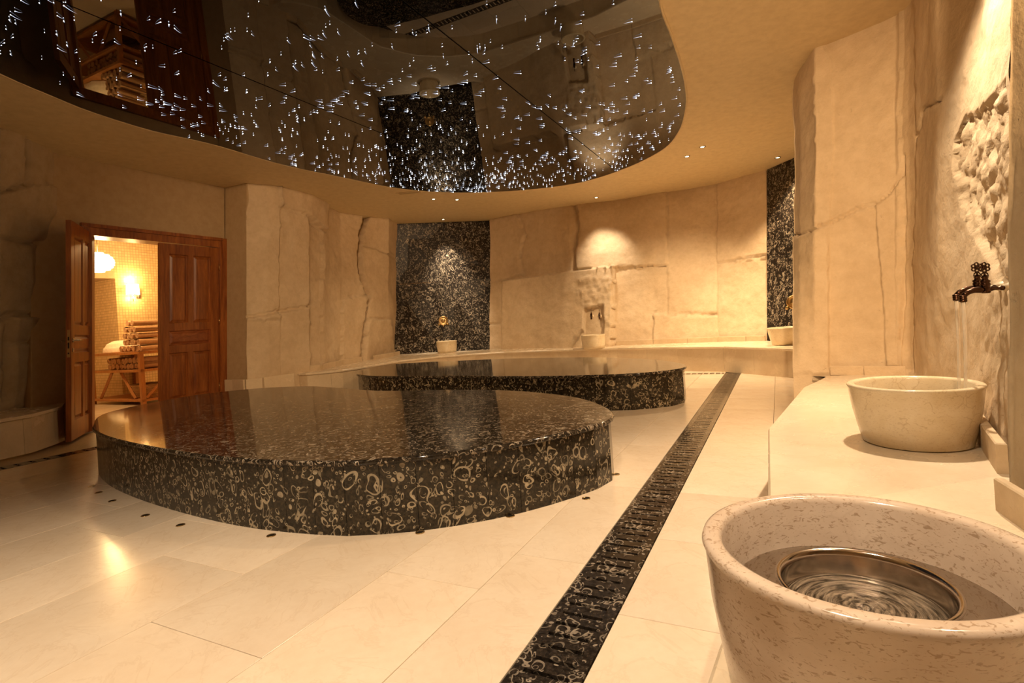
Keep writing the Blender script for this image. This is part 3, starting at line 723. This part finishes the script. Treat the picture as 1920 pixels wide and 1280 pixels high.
RKs = [(2.34, 4.22), (2.98, 3.98), (2.55, 3.1), (2.1, 2.45), (1.72, 1.85)] + [(1.5, 1.5), (1.35, 1.15), (1.25, .8), (1.2, .3), (1.2, -.1)]
def stations(P, Q, n=60):                        # matched stations front/back
    out = [[], []]
    for a, b, c, d in zip(P, P[1:], Q, Q[1:]):
        for k in range(7):
            out[0].append((a[0] + (b[0] - a[0]) * k / 7, a[1] + (b[1] - a[1]) * k / 7)); out[1].append((c[0] + (d[0] - c[0]) * k / 7, c[1] + (d[1] - c[1]) * k / 7))
    return out
_pl = smooth_pl
_S = stations(RBs, RKs)
def smooth_pl(pts, n):
    if pts is RBs: return _S[0][:n + 1]
    if pts is RKs: return _S[1][:n + 1]
    return _pl(pts, n)
bench('broad cream marble bench in the right foreground carrying the two large stone bowls', RBs, RKs, 2.2, z=ZR)

# ------------------------------------------------------------------ platforms
def platform(loop, label, face):
    c = (sum(p[0] for p in loop) / len(loop), sum(p[1] for p in loop) / len(loop), 0)
    e = empty('stone_platform', c, label=label, cat='platform')
    n = len(loop); rings = [(.012, ZP - .028), (.002, ZP - .022), (0, ZP - .012), (.003, ZP - .004), (.012, ZP)]
    m = MB()
    for d, z in rings: m.v += [Vector((*p, z)) for p in offset_loop(loop, d)]
    for r in range(len(rings) - 1):
        m.f += [(r * n + i, r * n + (i + 1) % n, (r + 1) * n + (i + 1) % n, (r + 1) * n + i) for i in range(n)]; m.sm += [True] * n
    top = offset_loop(loop, .012); t0 = (len(rings) - 1) * n
    tri = tessellate_polygon([[Vector((*p, 0)) for p in top]])
    m.f += [tuple(t0 + i for i in f) for f in tri]; m.sm += [False] * len(tri)
    m.f += [tuple(i for i in f[::-1]) for f in tri]; m.sm += [False] * len(tri)
    weld(m.build('top_slab', M_FOSSIL_TOP, e), 1e-5)
    L = sum(math.hypot(loop[i][0] - loop[i - 1][0], loop[i][1] - loop[i - 1][1]) for i in range(n)); k = round(L / face)
    face_loop = smooth_loop(offset_loop(loop, .022), k)
    inn = offset_loop(face_loop, .03)
    for i in range(k):
        j = (i + 1) % k; a, b, c_, d = map(lambda p: Vector((*p, 0)), (face_loop[i], face_loop[j], inn[j], inn[i]))
        t = (b - a).normalized() * .0012; a, d, b, c_ = a + t, d + t, b - t, c_ - t; q = (a, b, c_, d)
        MB().add([p for p in q] + [p + Vector((0, 0, ZP - .028)) for p in q], [(3, 2, 1, 0), (4, 5, 6, 7), (0, 1, 5, 4), (1, 2, 6, 5), (2, 3, 7, 6), (3, 0, 4, 7)]).build('side_panel', M_FOSSIL, e)
    MB().prism(offset_loop(loop, .055), 0, ZP - .029).build('core', M_GAP, e)
platform(loop1, 'large black fossil marble platform in the middle of the floor, nearest the camera', .17)
platform(loop2, 'black fossil marble platform farther back, behind the nearest one', .22)
# small floor lights round the near platform
flab = ['at its far right end, topmost of the row', 'at its lower right, second from the right end', 'third from the right, under the bright streak', 'fourth from the right, at the front of its curve', 'fifth from the right, below the middle of its front',
        'fifth from the left end of the row', 'fourth from the left end of the row', 'third from the left end, close to its left curve', 'second from the left end of the row', 'at its left end, last of the row']
for (px, py), lb in zip([(1155, 889), (1099, 934), (957, 967), (787.5, 997.7), (508.6, 1003.6), (338.5, 984), (272.6, 966), (210.5, 938.8), (185, 923), (171.7, 911)], flab):
    p = on(px, py, .001); t = empty('floor_light', p, label='floor fitting by the near platform, ' + lb, cat='floor light', group='round fittings set in the floor round the near platform')
    MB().lathe([(.0, .002), (.013, .002), (.015, .0015), (.016, 0)], 18).build('lens', M_DARK, t, world=False)
    MB().lathe([(.016, 0), (.0165, .003), (.021, .0025), (.022, 0)], 18).build('rim', M_BRASS, t, world=False)

# ------------------------------------------------------------------ stone bowls
def bowl(x, y, label, mat, r=.23, h=.222, z=ZB, n=64, water=None, rb=.185, hole=None):
    t = empty('stone_bowl', (x, y, z), label=label, cat='bowl')
    th = .030
    prof = [(0, 0), (rb * .93, 0), (rb, .006), (rb + (r - rb) * .30, h * .25), (rb + (r - rb) * .72, h * .62), (r - .004, h * .93), (r, h - .008), (r - .002, h - .002), (r - .008, h), (r - th + .008, h), (r - th + .002, h - .003), (r - th - .001, h - .010),
            (r - th - .012, h * .75), (r - th - .03, h * .45), (rb - .05, .055), (rb * .5, .038), (0, .035)]
    MB().lathe(prof, n).build('basin', mat, t, world=False)
    if water and hole:                           # the water's surface stops round what floats in it
        R_ = water_r(r, rb, h, th, water); hx, hy, hr = hole; V = []
        for z in (water, water - .001):
            for q in (0, .5, 1):
                V += [((1 - q) * R_ * math.cos(a) + q * (hx - x + hr * math.cos(a)), (1 - q) * R_ * math.sin(a) + q * (hy - y + hr * math.sin(a)), z) for a in [2 * math.pi * k / n for k in range(n)]]
        fs = []
        for k in range(n):
            j = (k + 1) % n
            for q in (0, 1): fs += [(q * n + k, q * n + j, (q + 1) * n + j, (q + 1) * n + k), ((q + 3) * n + k, (q + 4) * n + k, (q + 4) * n + j, (q + 3) * n + j)]
            fs += [(k, 3 * n + k, 3 * n + j, j), (2 * n + k, 2 * n + j, 5 * n + j, 5 * n + k)]
        weld(MB().add(V, fs, False).build('water', M_WATER, t, world=False), 1e-6)
    elif water:
        MB().lathe([(0, water), (water_r(r, rb, h, th, water), water), (water_r(r, rb, h, th, water) - .001, water - .001), (0, water - .001)], n).build('water', M_WATER, t, world=False)
    return t
def water_r(r, rb, h, th, w_): 
    pts = [(.035, 0), (.038, rb * .5), (.055, rb - .05), (h * .45, r - th - .03), (h * .75, r - th - .012), (h, r - th)]
    for (z0, r0), (z1, r1) in zip(pts, pts[1:]):
        if z0 <= w_ <= z1: return r0 + (r1 - r0) * (w_ - z0) / (z1 - z0) - .0005
G = bowl(.497, .792, 'largest stone bowl cut by the right foreground edge, with a steel dish in its water', M_BOWL2, r=.226, h=.248, z=ZR, water=.166, rb=.195, n=96, hole=(.488, .783, .1105))
bowl(1.618, 2.185, 'cream stone bowl under the pair of bronze taps on the right bench', M_BOWL, r=.23, h=.243, z=ZR, water=.17)
p = on(840, 660, ZB); bowl(p.x, p.y - .12, 'small cream bowl in front of the wide black marble wall panel', M_BOWL, r=.21, h=.235, n=40)
p = on(1112, 652, ZB); bowl(p.x, p.y - .1, 'small cream bowl under the two little taps of the far wall niche', M_BOWL, r=.205, h=.23, n=40)
p = on(1480, 646, ZB); bowl(p.x, p.y + .05, 'cream bowl half hidden by the right rock wall, on the far bench', M_BOWL, r=.235, h=.232, n=40)
# steel dish floating in the nearest bowl
t = empty('steel_dish', (.488, .783, ZB + .090), label='polished steel hammam dish floating in the largest stone bowl', cat='dish')
MB().lathe([(0, 0), (.085, 0), (.099, .008), (.107, .03), (.110, .074), (.113, .078), (.116, .080), (.1165, .083), (.113, .085), (.108, .082), (.106, .074), (.103, .032), (.096, .012), (.083, .004), (0, .004)], 72).build('dish_body', M_STEEL, t, world=False)
m = MB(); nr, na = 26, 96; V = []
for i in range(nr):
    r = .1035 * (i / (nr - 1))
    for k in range(na):
        a = 2 * math.pi * k / na
        V.append((r * math.cos(a), r * math.sin(a), .040 + .0012 * math.sin(5 * a + r * 190) * min(1, r / .03) * (1 - r / .13) + .006 - .010 * math.exp(-(r / .018) ** 2) + .0008 * math.sin(r * 520)))
m.add(V, [(i * na + k, i * na + (k + 1) % na, (i + 1) * na + (k + 1) % na, (i + 1) * na + k) for i in range(nr - 1) for k in range(na)], True); m.build('water', M_SWIRL, t, world=False)
# the pouring taps of the near bowl
def tap(x, y, z, ang, label, s=1.0, collar=M_PALE, reach=.175, water_to=None, simple=False):
    t = empty('bronze_tap', (x, y, z), ang, label=label, cat='tap')
    # local +x points out from the wall
    q = s
    def L(prof, o, ax, mat, nm, n=18):
        ax = Vector(ax).normalized(); a = ax.orthogonal().normalized(); b = ax.cross(a)
        return MB().lathe([(r * q, h_ * q) for r, h_ in prof], n, frame(Vector(o) * q, a, b, ax)).build(nm, mat, t, world=False)
    L([(.0, 0), (.028, 0), (.028, .006), (.021, .010), (.021, .014), (.016, .018), (.014, .034), (0, .034)], (-.01, 0, 0), (1, 0, 0), collar, 'wall_collar')
    L([(0, 0), (.007, 0), (.009, .002), (.009, .014), (.006, .016), (.0065, .03), (.010, .044), (.010, .05), (0, .05)], (.024, 0, 0), (1, 0, 0), M_BRONZE, 'inlet_pipe')
    L([(0, -.016), (.012, -.016), (.015, -.012), (.0155, .006), (.013, .010), (.0155, .014), (.0155, .020), (.013, .022), (.0155, .026), (.0155, .031), (.010, .034), (.009, .040), (.011, .042), (.0115, .046), (.006, .048), (0, .048)], (.083, 0, 0), (0, 0, 1), M_BRONZE, 'valve_body', 20)
    m = MB(); pts = [(.09, 0, -.002), (.105, 0, -.001), (.122, 0, -.002), (.138, 0, -.007), (.149, 0, -.014), (.156, 0, -.022)]
    m.tube([Vector(p) * q for p in pts], [r * q for r in (.013, .0125, .0105, .0095, .0095, .010)], 14)
    sp_ = m.build('spout', M_BRONZE, t, world=False)
    m = MB(); 
    for tw in range(3):
        m.tube([Vector((p[0] + .002, (.0102 - k * .0002) * math.cos(tw * 2.1 + k * .9), p[2] + (.0102 - k * .0002) * math.sin(tw * 2.1 + k * .9))) * q for k, p in enumerate(pts)], .0022 * q, 6)
    m.build('spout_ribs', M_BRONZE, sp_, world=False)
    L([(0, -.026), (.009, -.026), (.012, -.024), (.0125, -.018), (.0112, -.017), (.0125, -.015), (.0125, -.010), (.0112, -.009), (.0125, -.007), (.0125, -.002), (.009, 0), (0, 0)], (.158, 0, -.018), (0, 0, 1), M_BRONZE, 'nozzle').parent = sp_
    # flower-shaped handle: a stalk and six open petals
    h = MB(); h.tube([Vector((.083, 0, .046)) * q, Vector((.083, 0, .064)) * q], .0035 * q, 8)
    for sx in (-1, 1): h.tube([Vector(p) * q for p in ((.083, 0, .050), (.083 + sx * .012, 0, .049), (.083 + sx * .009, 0, .057), (.083, 0, .064))], .0024 * q, 6)
    for k in range(6):
        a = k * math.pi / 3 + .5; cx, cz = .083 + .0125 * math.cos(a), .080 + .0125 * math.sin(a)
        h.tube([Vector((cx + .0062 * math.cos(b), 0, cz + .0062 * math.sin(b))) * q for b in [i * math.pi / 5 for i in range(11)]], .0027 * q, 6, cap=False)
    h.tube([Vector((.083, -.004, .080)) * q, Vector((.083, .004, .080)) * q], .0065 * q, 10)
    h.build('handle', M_BRONZE, t, world=False)
    return t
wang = math.pi - .2
def tip_of(t): 
    a = t.rotation_euler.z; return Vector((t.location.x + .158 * math.cos(a), t.location.y + .158 * math.sin(a)))
K1 = Vector((1.768 + .158, 2.12 - .032, 0)); K2 = Vector((1.722 + .158, 2.035 - .032, 0))
t1 = tap(K1.x, K1.y, .955, wang, 'farther of the two dark bronze taps pouring into the near cream bowl', 1.02)
t2 = tap(K2.x, K2.y, .950, wang, 'nearer of the two dark bronze taps pouring into the near cream bowl', 1.02)
for tt, lb, q in ((t1, 'thin water stream from the farther bronze tap', 1.02), (t2, 'water stream from the nearer bronze tap', 1.02)):
    a = tt.rotation_euler.z; x, y = tt.location.x + .158 * q * math.cos(a), tt.location.y + .158 * q * math.sin(a); z = tt.location.z - .045
    zt = ZR + .171; pts = [(x + (math.cos(a) * .018) * k / 10 * (k / 10), y + (math.sin(a) * .01) * (k / 10) ** 2, z + (zt - z) * k / 10) for k in range(11)]
    MB().tube(pts, [.0072 - .0002 * k for k in range(11)], 12).build('water_stream', M_STREAM, label=lb, cat='water')

# the far taps
for px, lb, d in ((1116, 'left one of the two little taps in the far wall niche', 9.32), (1131, 'right one of the two little taps in the far wall niche', 9.25)):
    k = col(px, d, 0); zz = CAM + (593 - 597 - .0) * 0 - 0
    vv_ = (592 - 597) * CT + (px - 960) * .068; zt = CAM - vv_ / 1000 * d
    tap(k.x, k.y, zt, -math.pi * .56, lb, 1.25)
def rosette(px, py, D, ang, label):
    k = col(px, D, 0); v_ = (py - 597) * CT + (px - 960) * .068; z = CAM - v_ / 1000 * D; k = col(px, D, z)
    t = empty('brass_rosette', (k.x, k.y, z), ang, label=label, cat='wall fitting')
    M_ = frame((0, 0, 0), (0, 1, 0), (0, 0, 1), (1, 0, 0))
    rp = MB().lathe([(0, 0), (.098, 0), (.10, .012), (.088, .024), (.078, .020), (.066, .014), (.02, .018), (.016, .03), (0, .03)], 32, M_).build('round_plate', M_BRASS, t, world=False)
    for sx in (-1, 1):
        m = MB(); m.lathe([(0, 0), (.03, 0), (.03, .008), (.014, .014), (.012, .03), (.022, .04), (.022, .06), (.010, .068), (0, .068)], 16, frame((0, sx * .09, -.075), (0, 1, 0), (0, 0, 1), (1, 0, 0)))
        m.build('valve', M_BRASS, rp, world=False)
    MB().tube([(.02, 0, -.08), (.09, 0, -.085), (.12, 0, -.10), (.125, 0, -.125)], .012, 10).build('spout', M_BRASS, t, world=False)
rosette(831, 601, 11.1, -math.pi / 2 + .1, 'round brass plate with two valves on the wide black marble wall')
rosette(1489, 566, 7.52, -2.05, 'round brass plate on the narrow black marble wall, half behind the rock wall')

# ------------------------------------------------------------------ doors
m = MB(); dbox(m, (OP1, -.03, 0), (OP1 + .11, .24, OPZ + .13)); dbox(m, (-.02, -.03, 0), (OP0, .24, OPZ + .13)); dbox(m, (OP0, -.02, OPZ), (OP1, .24, OPZ + .13)); dbox(m, (OP0 - .03, -.045, OPZ + .09), (OP1 + .11, -.02, OPZ + .13))
m.build('trim_1', M_WOOD, kind='structure')
def leaf(name, M, W, H, th, flip, handle=False, lean=0):
    """door leaf: local x from the hinge, y thickness, z up"""
    e = empty(name, M.translation, kind='structure'); R = M.copy(); R.translation = (0, 0, 0)
    st, tr = .115, .12; z_ = [0, .20, .78, .90, 1.10, 1.21, H - .13, H]
    fr = MB()
    fr.box((0, 0, 0), (st, th, H), R); fr.box((W - st, 0, 0), (W, th, H), R)
    for a, b in ((0, .20), (.80, .90), (1.09, 1.19), (H - .13, H)): fr.box((st, 0, a), (W - st, th, b), R)
    c = W / 2
    for a, b in ((.20, .80), (1.19, H - .13)): fr.box((c - .035, 0, a), (c + .035, th, b), R)
    fr.build('leaf_frame', M_WOOD, e, world=False)
    for x0, x1, a, b in ((st, c - .035, .20, .80), (c + .035, W - st, .20, .80), (st, W - st, .90, 1.09), (st, c - .035, 1.19, H - .13), (c + .035, W - st, 1.19, H - .13)):
        p = MB()
        for sd in (0, 1):
            y0, y1, y2 = (.012, .021, .006) if sd == 0 else (th - .012, th - .021, th - .006)
            g, k = .012, .045
            V = [(x0, y0 - (.009 if sd == 0 else -.009), a), (x1, y0 - (.009 if sd == 0 else -.009), a), (x1, y0 - (.009 if sd == 0 else -.009), b), (x0, y0 - (.009 if sd == 0 else -.009), b)]
            V += [(x0 + g, y1, a + g), (x1 - g, y1, a + g), (x1 - g, y1, b - g), (x0 + g, y1, b - g)]
            V += [(x0 + g + .008, y1, a + g + .008), (x1 - g - .008, y1, a + g + .008), (x1 - g - .008, y1, b - g - .008), (x0 + g + .008, y1, b - g - .008)]
            V += [(x0 + k, y2, a + k), (x1 - k, y2, a + k), (x1 - k, y2, b - k), (x0 + k, y2, b - k)]
            fs = [(r * 4 + i, r * 4 + (i + 1) % 4, (r + 1) * 4 + (i + 1) % 4, (r + 1) * 4 + i) for r in range(3) for i in range(4)] + [(12, 13, 14, 15)]
            if sd: fs = [f[::-1] for f in fs]
            p.add([R @ Vector(v) for v in V], fs)
        p.build('door_panel', M_WOODH if b - a < .3 else M_WOOD, e, world=False)
    return e, R
WL = .80
# right leaf, closed: hinge at the far jamb, x runs back towards the opening
e2, R2 = leaf('door_2', frame(dw(OP0 + .004, -.0, .01), -UU, VV, DZ), WL, OPZ - .02, .045, False)
for z in (.28, 1.2, 1.95): MB().tube([R2 @ Vector((-.006, -.006, z - .05)), R2 @ Vector((-.006, -.006, z + .05))], .008, 8).build('hinge', M_BRASS, e2, world=False)
MB().box((WL - .004, -.012, 0), (WL + .02, .0, OPZ - .02), R2).build('meeting_strip', M_WOOD, e2, world=False)
# left leaf, swung into the room
h0 = on(178, 803, 0); f0 = on(134, 829.5, 0); xd = (f0 - h0).normalized(); yd = Vector((-xd.y, xd.x, 0))
WL1 = (f0 - h0).length
e1, R1 = leaf('door_1', frame(h0 + Vector((0, 0, .012)), xd, yd * -1, DZ), WL1, 2.26, .045, True)
y_in = 0
lock = MB().box((WL1 - .0005, .010, .86), (WL1 + .002, .035, 1.14), R1).build('lock_plate', M_BRASS, e1, world=False)
for zz, hh in ((1.05, .018), (.98, .03), (.9, .008)): MB().box((WL1 + .0015, .016, zz - hh), (WL1 + .003, .029, zz + hh), R1).build('lock_slot', M_DARK, lock, world=False)
for sd, y0 in ((-1, 0), (1, .045)):
    hd = MB(); hd.lathe([(0, 0), (.024, 0), (.024, .006), (.01, .01), (.009, .045), (0, .045)], 16, R1 @ frame((WL1 - .055, y0, 1.03), (1, 0, 0), (0, 0, -sd), (0, sd, 0)))
    hd.tube([R1 @ Vector((WL1 - .055, y0 + sd * .045, 1.03)), R1 @ Vector((WL1 - .09, y0 + sd * .05, 1.03)), R1 @ Vector((WL1 - .18, y0 + sd * .046, 1.026))], [.009, .0085, .007], 10)
    hd.build('door_handle', M_CHROME, e1, world=False)
    MB().lathe([(0, 0), (.022, 0), (.021, .006), (.008, .007), (0, .007)], 16, R1 @ frame((WL1 - .055, y0, .93), (1, 0, 0), (0, 0, -sd), (0, sd, 0))).build('keyhole_rose', M_CHROME, e1, world=False)

# ------------------------------------------------------------------ the room beyond the door
def aw(s, y, z=0): return DC - UU * s + VV * y + Vector((0, 0, z))
def abox(m, a, b): return m.box(a, b, frame(DC, -UU, VV))
YB = 3.3
m = MB(); abox(m, (-6, YB, 0), (-.37, YB + .2, ZC)); abox(m, (-.37, YB, 2.28), (3, YB + .2, ZC)); m.build('wall_annex', M_MOSAIC, kind='structure')
m = MB(); abox(m, (-.37, YB, 2.14), (3, YB + 1.4, 2.28)); m.build('ceiling_annex_recess', M_PLASTER, kind='structure')
m = MB(); abox(m, (-.57, YB + 1.4, 0), (5, YB + 1.6, 2.2)); abox(m, (-.57, YB + .2, 0), (-.37, YB + 1.4, 2.2)); m.build('wall_annex_recess', M_MOSAIC, kind='structure')
m = MB(); abox(m, (4.3, .22, 0), (4.5, YB + 1.5, ZC)); m.build('wall_annex_left', M_MOSAIC, kind='structure')
m = MB(); abox(m, (-6, .22, 0), (-5.8, YB, ZC)); m.build('wall_annex_right', M_MOSAIC, kind='structure')
af = MB(); abox(af, (-6, .02, -.023), (5, YB + 1.6, -.001)); af.build('floor_annex', M_FLOOR, kind='structure')
m = MB(); abox(m, (-5.7, YB - .02, 0), (-.37, YB, .1)); m.build('baseboard_annex', M_FACE, kind='structure')

# wooden towel rack, front along VV, side along UU
C0 = on(268, 760, 0); RW, RD = 1.5, .75
RM = frame(C0, VV, UU)
rk = empty('towel_rack', C0, label='orange wooden rack with two shelves full of rolled towels beyond the door', cat='rack')
rb = lambda nm, a, b: MB().box(a, b, RM).build(nm, M_RACK, rk)
lg = .06
for x in (0, RW - lg):
    for y in (0, RD - lg): rb('leg', (x, y, 0), (x + lg, y + lg, .80))
rb('top_board', (-.01, -.01, .80), (RW + .01, RD + .01, .84)); rb('shelf', (.0, 0, .52), (RW, RD, .56)); rb('lower_shelf', (0, .0, .055), (RW, RD, .09))
for (xa, xb, y) in ((.62, .25, .02), (RW - .62, RW - .25, .02)):
    MB().tube([RM @ Vector((xa if xa < RW / 2 else xa, y + .02, .52)), RM @ Vector((xb, y + .02, .10))], .026, 4, smooth=False).build('brace', M_RACK, rk)
MB().tube([RM @ Vector((.03, .52, .52)), RM @ Vector((.03, .08, .10))], .026, 4, smooth=False).build('brace', M_RACK, rk)
# rolled towels, each its own object
def towel_mesh(name):
    m = MB(); n = 44; turns = 2.6; R0, L = .051, .38; V = []
    for k in range(n + 1):
        a = turns * 2 * math.pi * k / n; r = .008 + (R0 - .008) * k / n
        for dr in (0, -.0095): V.append(((r + dr) * math.cos(a), (r + dr) * math.sin(a)))
    P = [(x, y, 0) for x, y in V] + [(x, y, L) for x, y in V]; o = len(V); fs = []
    for k in range(n):
        a, b, c, d = 2 * k, 2 * k + 1, 2 * k + 3, 2 * k + 2
        fs += [(a, b, c, d), (a + o, d + o, c + o, b + o), (a, d, d + o, a + o), (b, b + o, c + o, c)]
    return m.add(P, fs, False).build(name, M_TOWEL)
proto = towel_mesh('rolled_towel')
tw_n = 0
def put_towel(p, axis, label, group, roll):
    global tw_n
    o = proto if tw_n == 0 else proto.copy()
    if tw_n: scene.collection.objects.link(o)
    tw_n += 1
    z = Vector(axis).normalized(); x = z.cross(Vector((0, 0, 1))).normalized(); y = z.cross(x)
    ca, sa = math.cos(roll), math.sin(roll)
    o.matrix_world = frame(p, x * ca + y * sa, y * ca - x * sa, z); tag(o, label, 'towel', group)
ORD = ('rightmost', 'second from the right', 'third from the right', 'fourth from the right', 'fifth from the right', 'sixth from the right', 'seventh from the right', 'eighth from the right', 'ninth from the right', 'tenth from the right', 'eleventh from the right')
ROW = ('bottom', 'second', 'third', 'fourth', 'top')
for r in range(5):                                # pyramid on the rack's top, ends towards the camera
    for k in range(6 - r):
        put_towel(RM @ Vector((.045 + r * .053 + .104 * k, .05 + rnd.uniform(-.02, .02), .84 + .052 + r * .101)), UU, 'tan rolled towel on the rack top, %s row%s, %s' % (ROW[r], '' if r in (0, 4) else ' from below', ORD[k]), 'rolled towels piled on top of the rack', rnd.uniform(0, 6))
for r in range(2):
    for k in range(9):
        put_towel(RM @ Vector((.115 + .104 * k + (.052 if r else 0), .05 + rnd.uniform(-.015, .015), .56 + .052 + r * .09)), UU, 'rolled towel on the rack shelf, %s row, %s' % (('lower', 'upper')[r], ORD[k]), 'rolled towels on the rack shelf', rnd.uniform(0, 6))
# blanket heap
m = MB(); nr, na = 14, 40; V = []
for i in range(nr):
    t = i / (nr - 1); rr = math.cos(t * math.pi / 2)
    for k in range(na):
        a = 2 * math.pi * k / na; wv = 1 + .04 * math.sin(9 * a + 4 * t)
        V.append(RM @ Vector((1.06 + .36 * rr ** .6 * math.cos(a) * wv, .36 + .30 * rr ** .6 * math.sin(a) * wv, .842 + .20 * math.sin(t * math.pi / 2) + .010 * math.sin(30 * t * 2) * rr)))
m.add(V, [(i * na + k, i * na + (k + 1) % na, (i + 1) * na + (k + 1) % na, (i + 1) * na + k) for i in range(nr - 1) for k in range(na)] + [tuple(range(na))[::-1]], True)
m.build('folded_blanket', M_BLANKET, label='heap of folded cream blanket on the left of the rack top', cat='blanket')
# basket
t = empty('wicker_basket', RM @ Vector((.40, .33, .09)), math.atan2(VV.y, VV.x), label='long honey wicker basket on the lowest shelf of the wooden rack', cat='basket')
def rr_loop(hx, hy, r, n=6): return [(sx * (hx - r) + r * math.cos(a0 + math.pi / 2 * k / n), sy * (hy - r) + r * math.sin(a0 + math.pi / 2 * k / n)) for sx, sy, a0 in ((1, 1, 0), (-1, 1, math.pi / 2), (-1, -1, math.pi), (1, -1, 1.5 * math.pi)) for k in range(n + 1)]
m = MB(); lv = [(.24, .16, 0), (.27, .185, .10), (.29, .20, .20), (.275, .185, .20), (.255, .17, .10), (.225, .145, .015)]; P = []; n = 28
for hx, hy, z in lv: P += [(x, y, z) for x, y in rr_loop(hx, hy, .06)]
m.add(P, [(i * n + k, i * n + (k + 1) % n, (i + 1) * n + (k + 1) % n, (i + 1) * n + k) for i in range(5) for k in range(n)] + [tuple(range(n))[::-1], tuple(5 * n + k for k in range(n))], False)
m.build('woven_body', M_WICKER, t, world=False)
L_ = [(x, y, .205) for x, y in rr_loop(.285, .195, .06)]; MB().tube(L_ + [L_[0]], .012, 8).build('braided_rim', M_WICKER, t, world=False)
# wall sconce
Wp = None
px_s, py_s = 258, 553
for k in range(400):                              # where the sight line meets the annex wall
    D = 7 + k * .01; v_ = (py_s - 597) * CT + (px_s - 960) * .068; q = col(px_s, D, CAM - v_ / 1000 * D)
    if (q - DC).dot(VV) > YB: Wp = q; break
sc = empty('wall_sconce', Wp, math.atan2(-UU.y * .85 - VV.y * .5, -UU.x * .85 - VV.x * .5), label='lit wall sconce with cream drum shade on the mosaic wall beyond the door', cat='wall lamp')
MB().box((.0, -.045, -.07), (.03, .045, .07)).build('back_plate', M_CHROME, sc, world=False)
MB().tube([(.02, 0, 0), (.10, 0, 0), (.13, 0, .01), (.13, 0, .06)], .009, 8).build('arm', M_CHROME, sc, world=False)
MB().tube([(.13, 0, -.12), (.13, 0, .08)], .006, 8).build('stem', M_CHROME, sc, world=False)
MB().lathe([(.10, .0), (.105, .0), (.095, .19), (.090, .19)], 24, Matrix.Translation((.13, 0, 0)), closed=True).build('shade', M_SHADE, sc, world=False)
def point(name, loc, e, r, color=WARM):
    l = bpy.data.lights.new(name, 'POINT'); l.energy = e; l.shadow_soft_size = r; l.color = color
    o = bpy.data.objects.new(name, l); scene.collection.objects.link(o); o.location = loc
sp = Wp - VV * .12 - UU * .1
point('sconce_light', sp + Vector((0, 0, .28)), 13, .03, (1, .6, .22)); point('sconce_light', sp + Vector((0, 0, -.06)), 8, .03, (1, .6, .22))
# chandelier
D = 8.3; v_ = (492 - 597) * CT + (186 - 960) * .068; q = col(184, D, CAM - v_ / 1000 * D)
ch = empty('chandelier', q, label='glowing beaded pendant lamp beyond the open door', cat='pendant lamp')
m = MB()
for i in range(9):
    t = (i - 4) / 4.3; r = .21 * math.sqrt(1 - t * t) ; z = .15 * t
    m.lathe([(r, z - .014), (r + .006, z), (r, z + .014), (r - .006, z)], 28, closed=True)
m.build('bead_tiers', M_SHADE, ch, world=False)
MB().lathe([(0, -.11), (.12, -.09), (.17, 0), (.12, .09), (0, .11)], 20).build('lamp_core', glow('lamp_core', (1, .78, .4), 9), ch, world=False)
MB().tube([(0, 0, .14), (0, 0, ZC - q.z)], .004, 6).build('cord', M_CHROME, ch, world=False)
point('chandelier_light', q + Vector((0, 0, -.35)), 60, .12, (1, .62, .26))
point('annex_light', aw(-1.2, 1.4, 2.7), 60, .1, (1, .62, .26)); point('annex_light', aw(1.6, YB + 1.0, 1.8), 14, .1, (1, .62, .26))
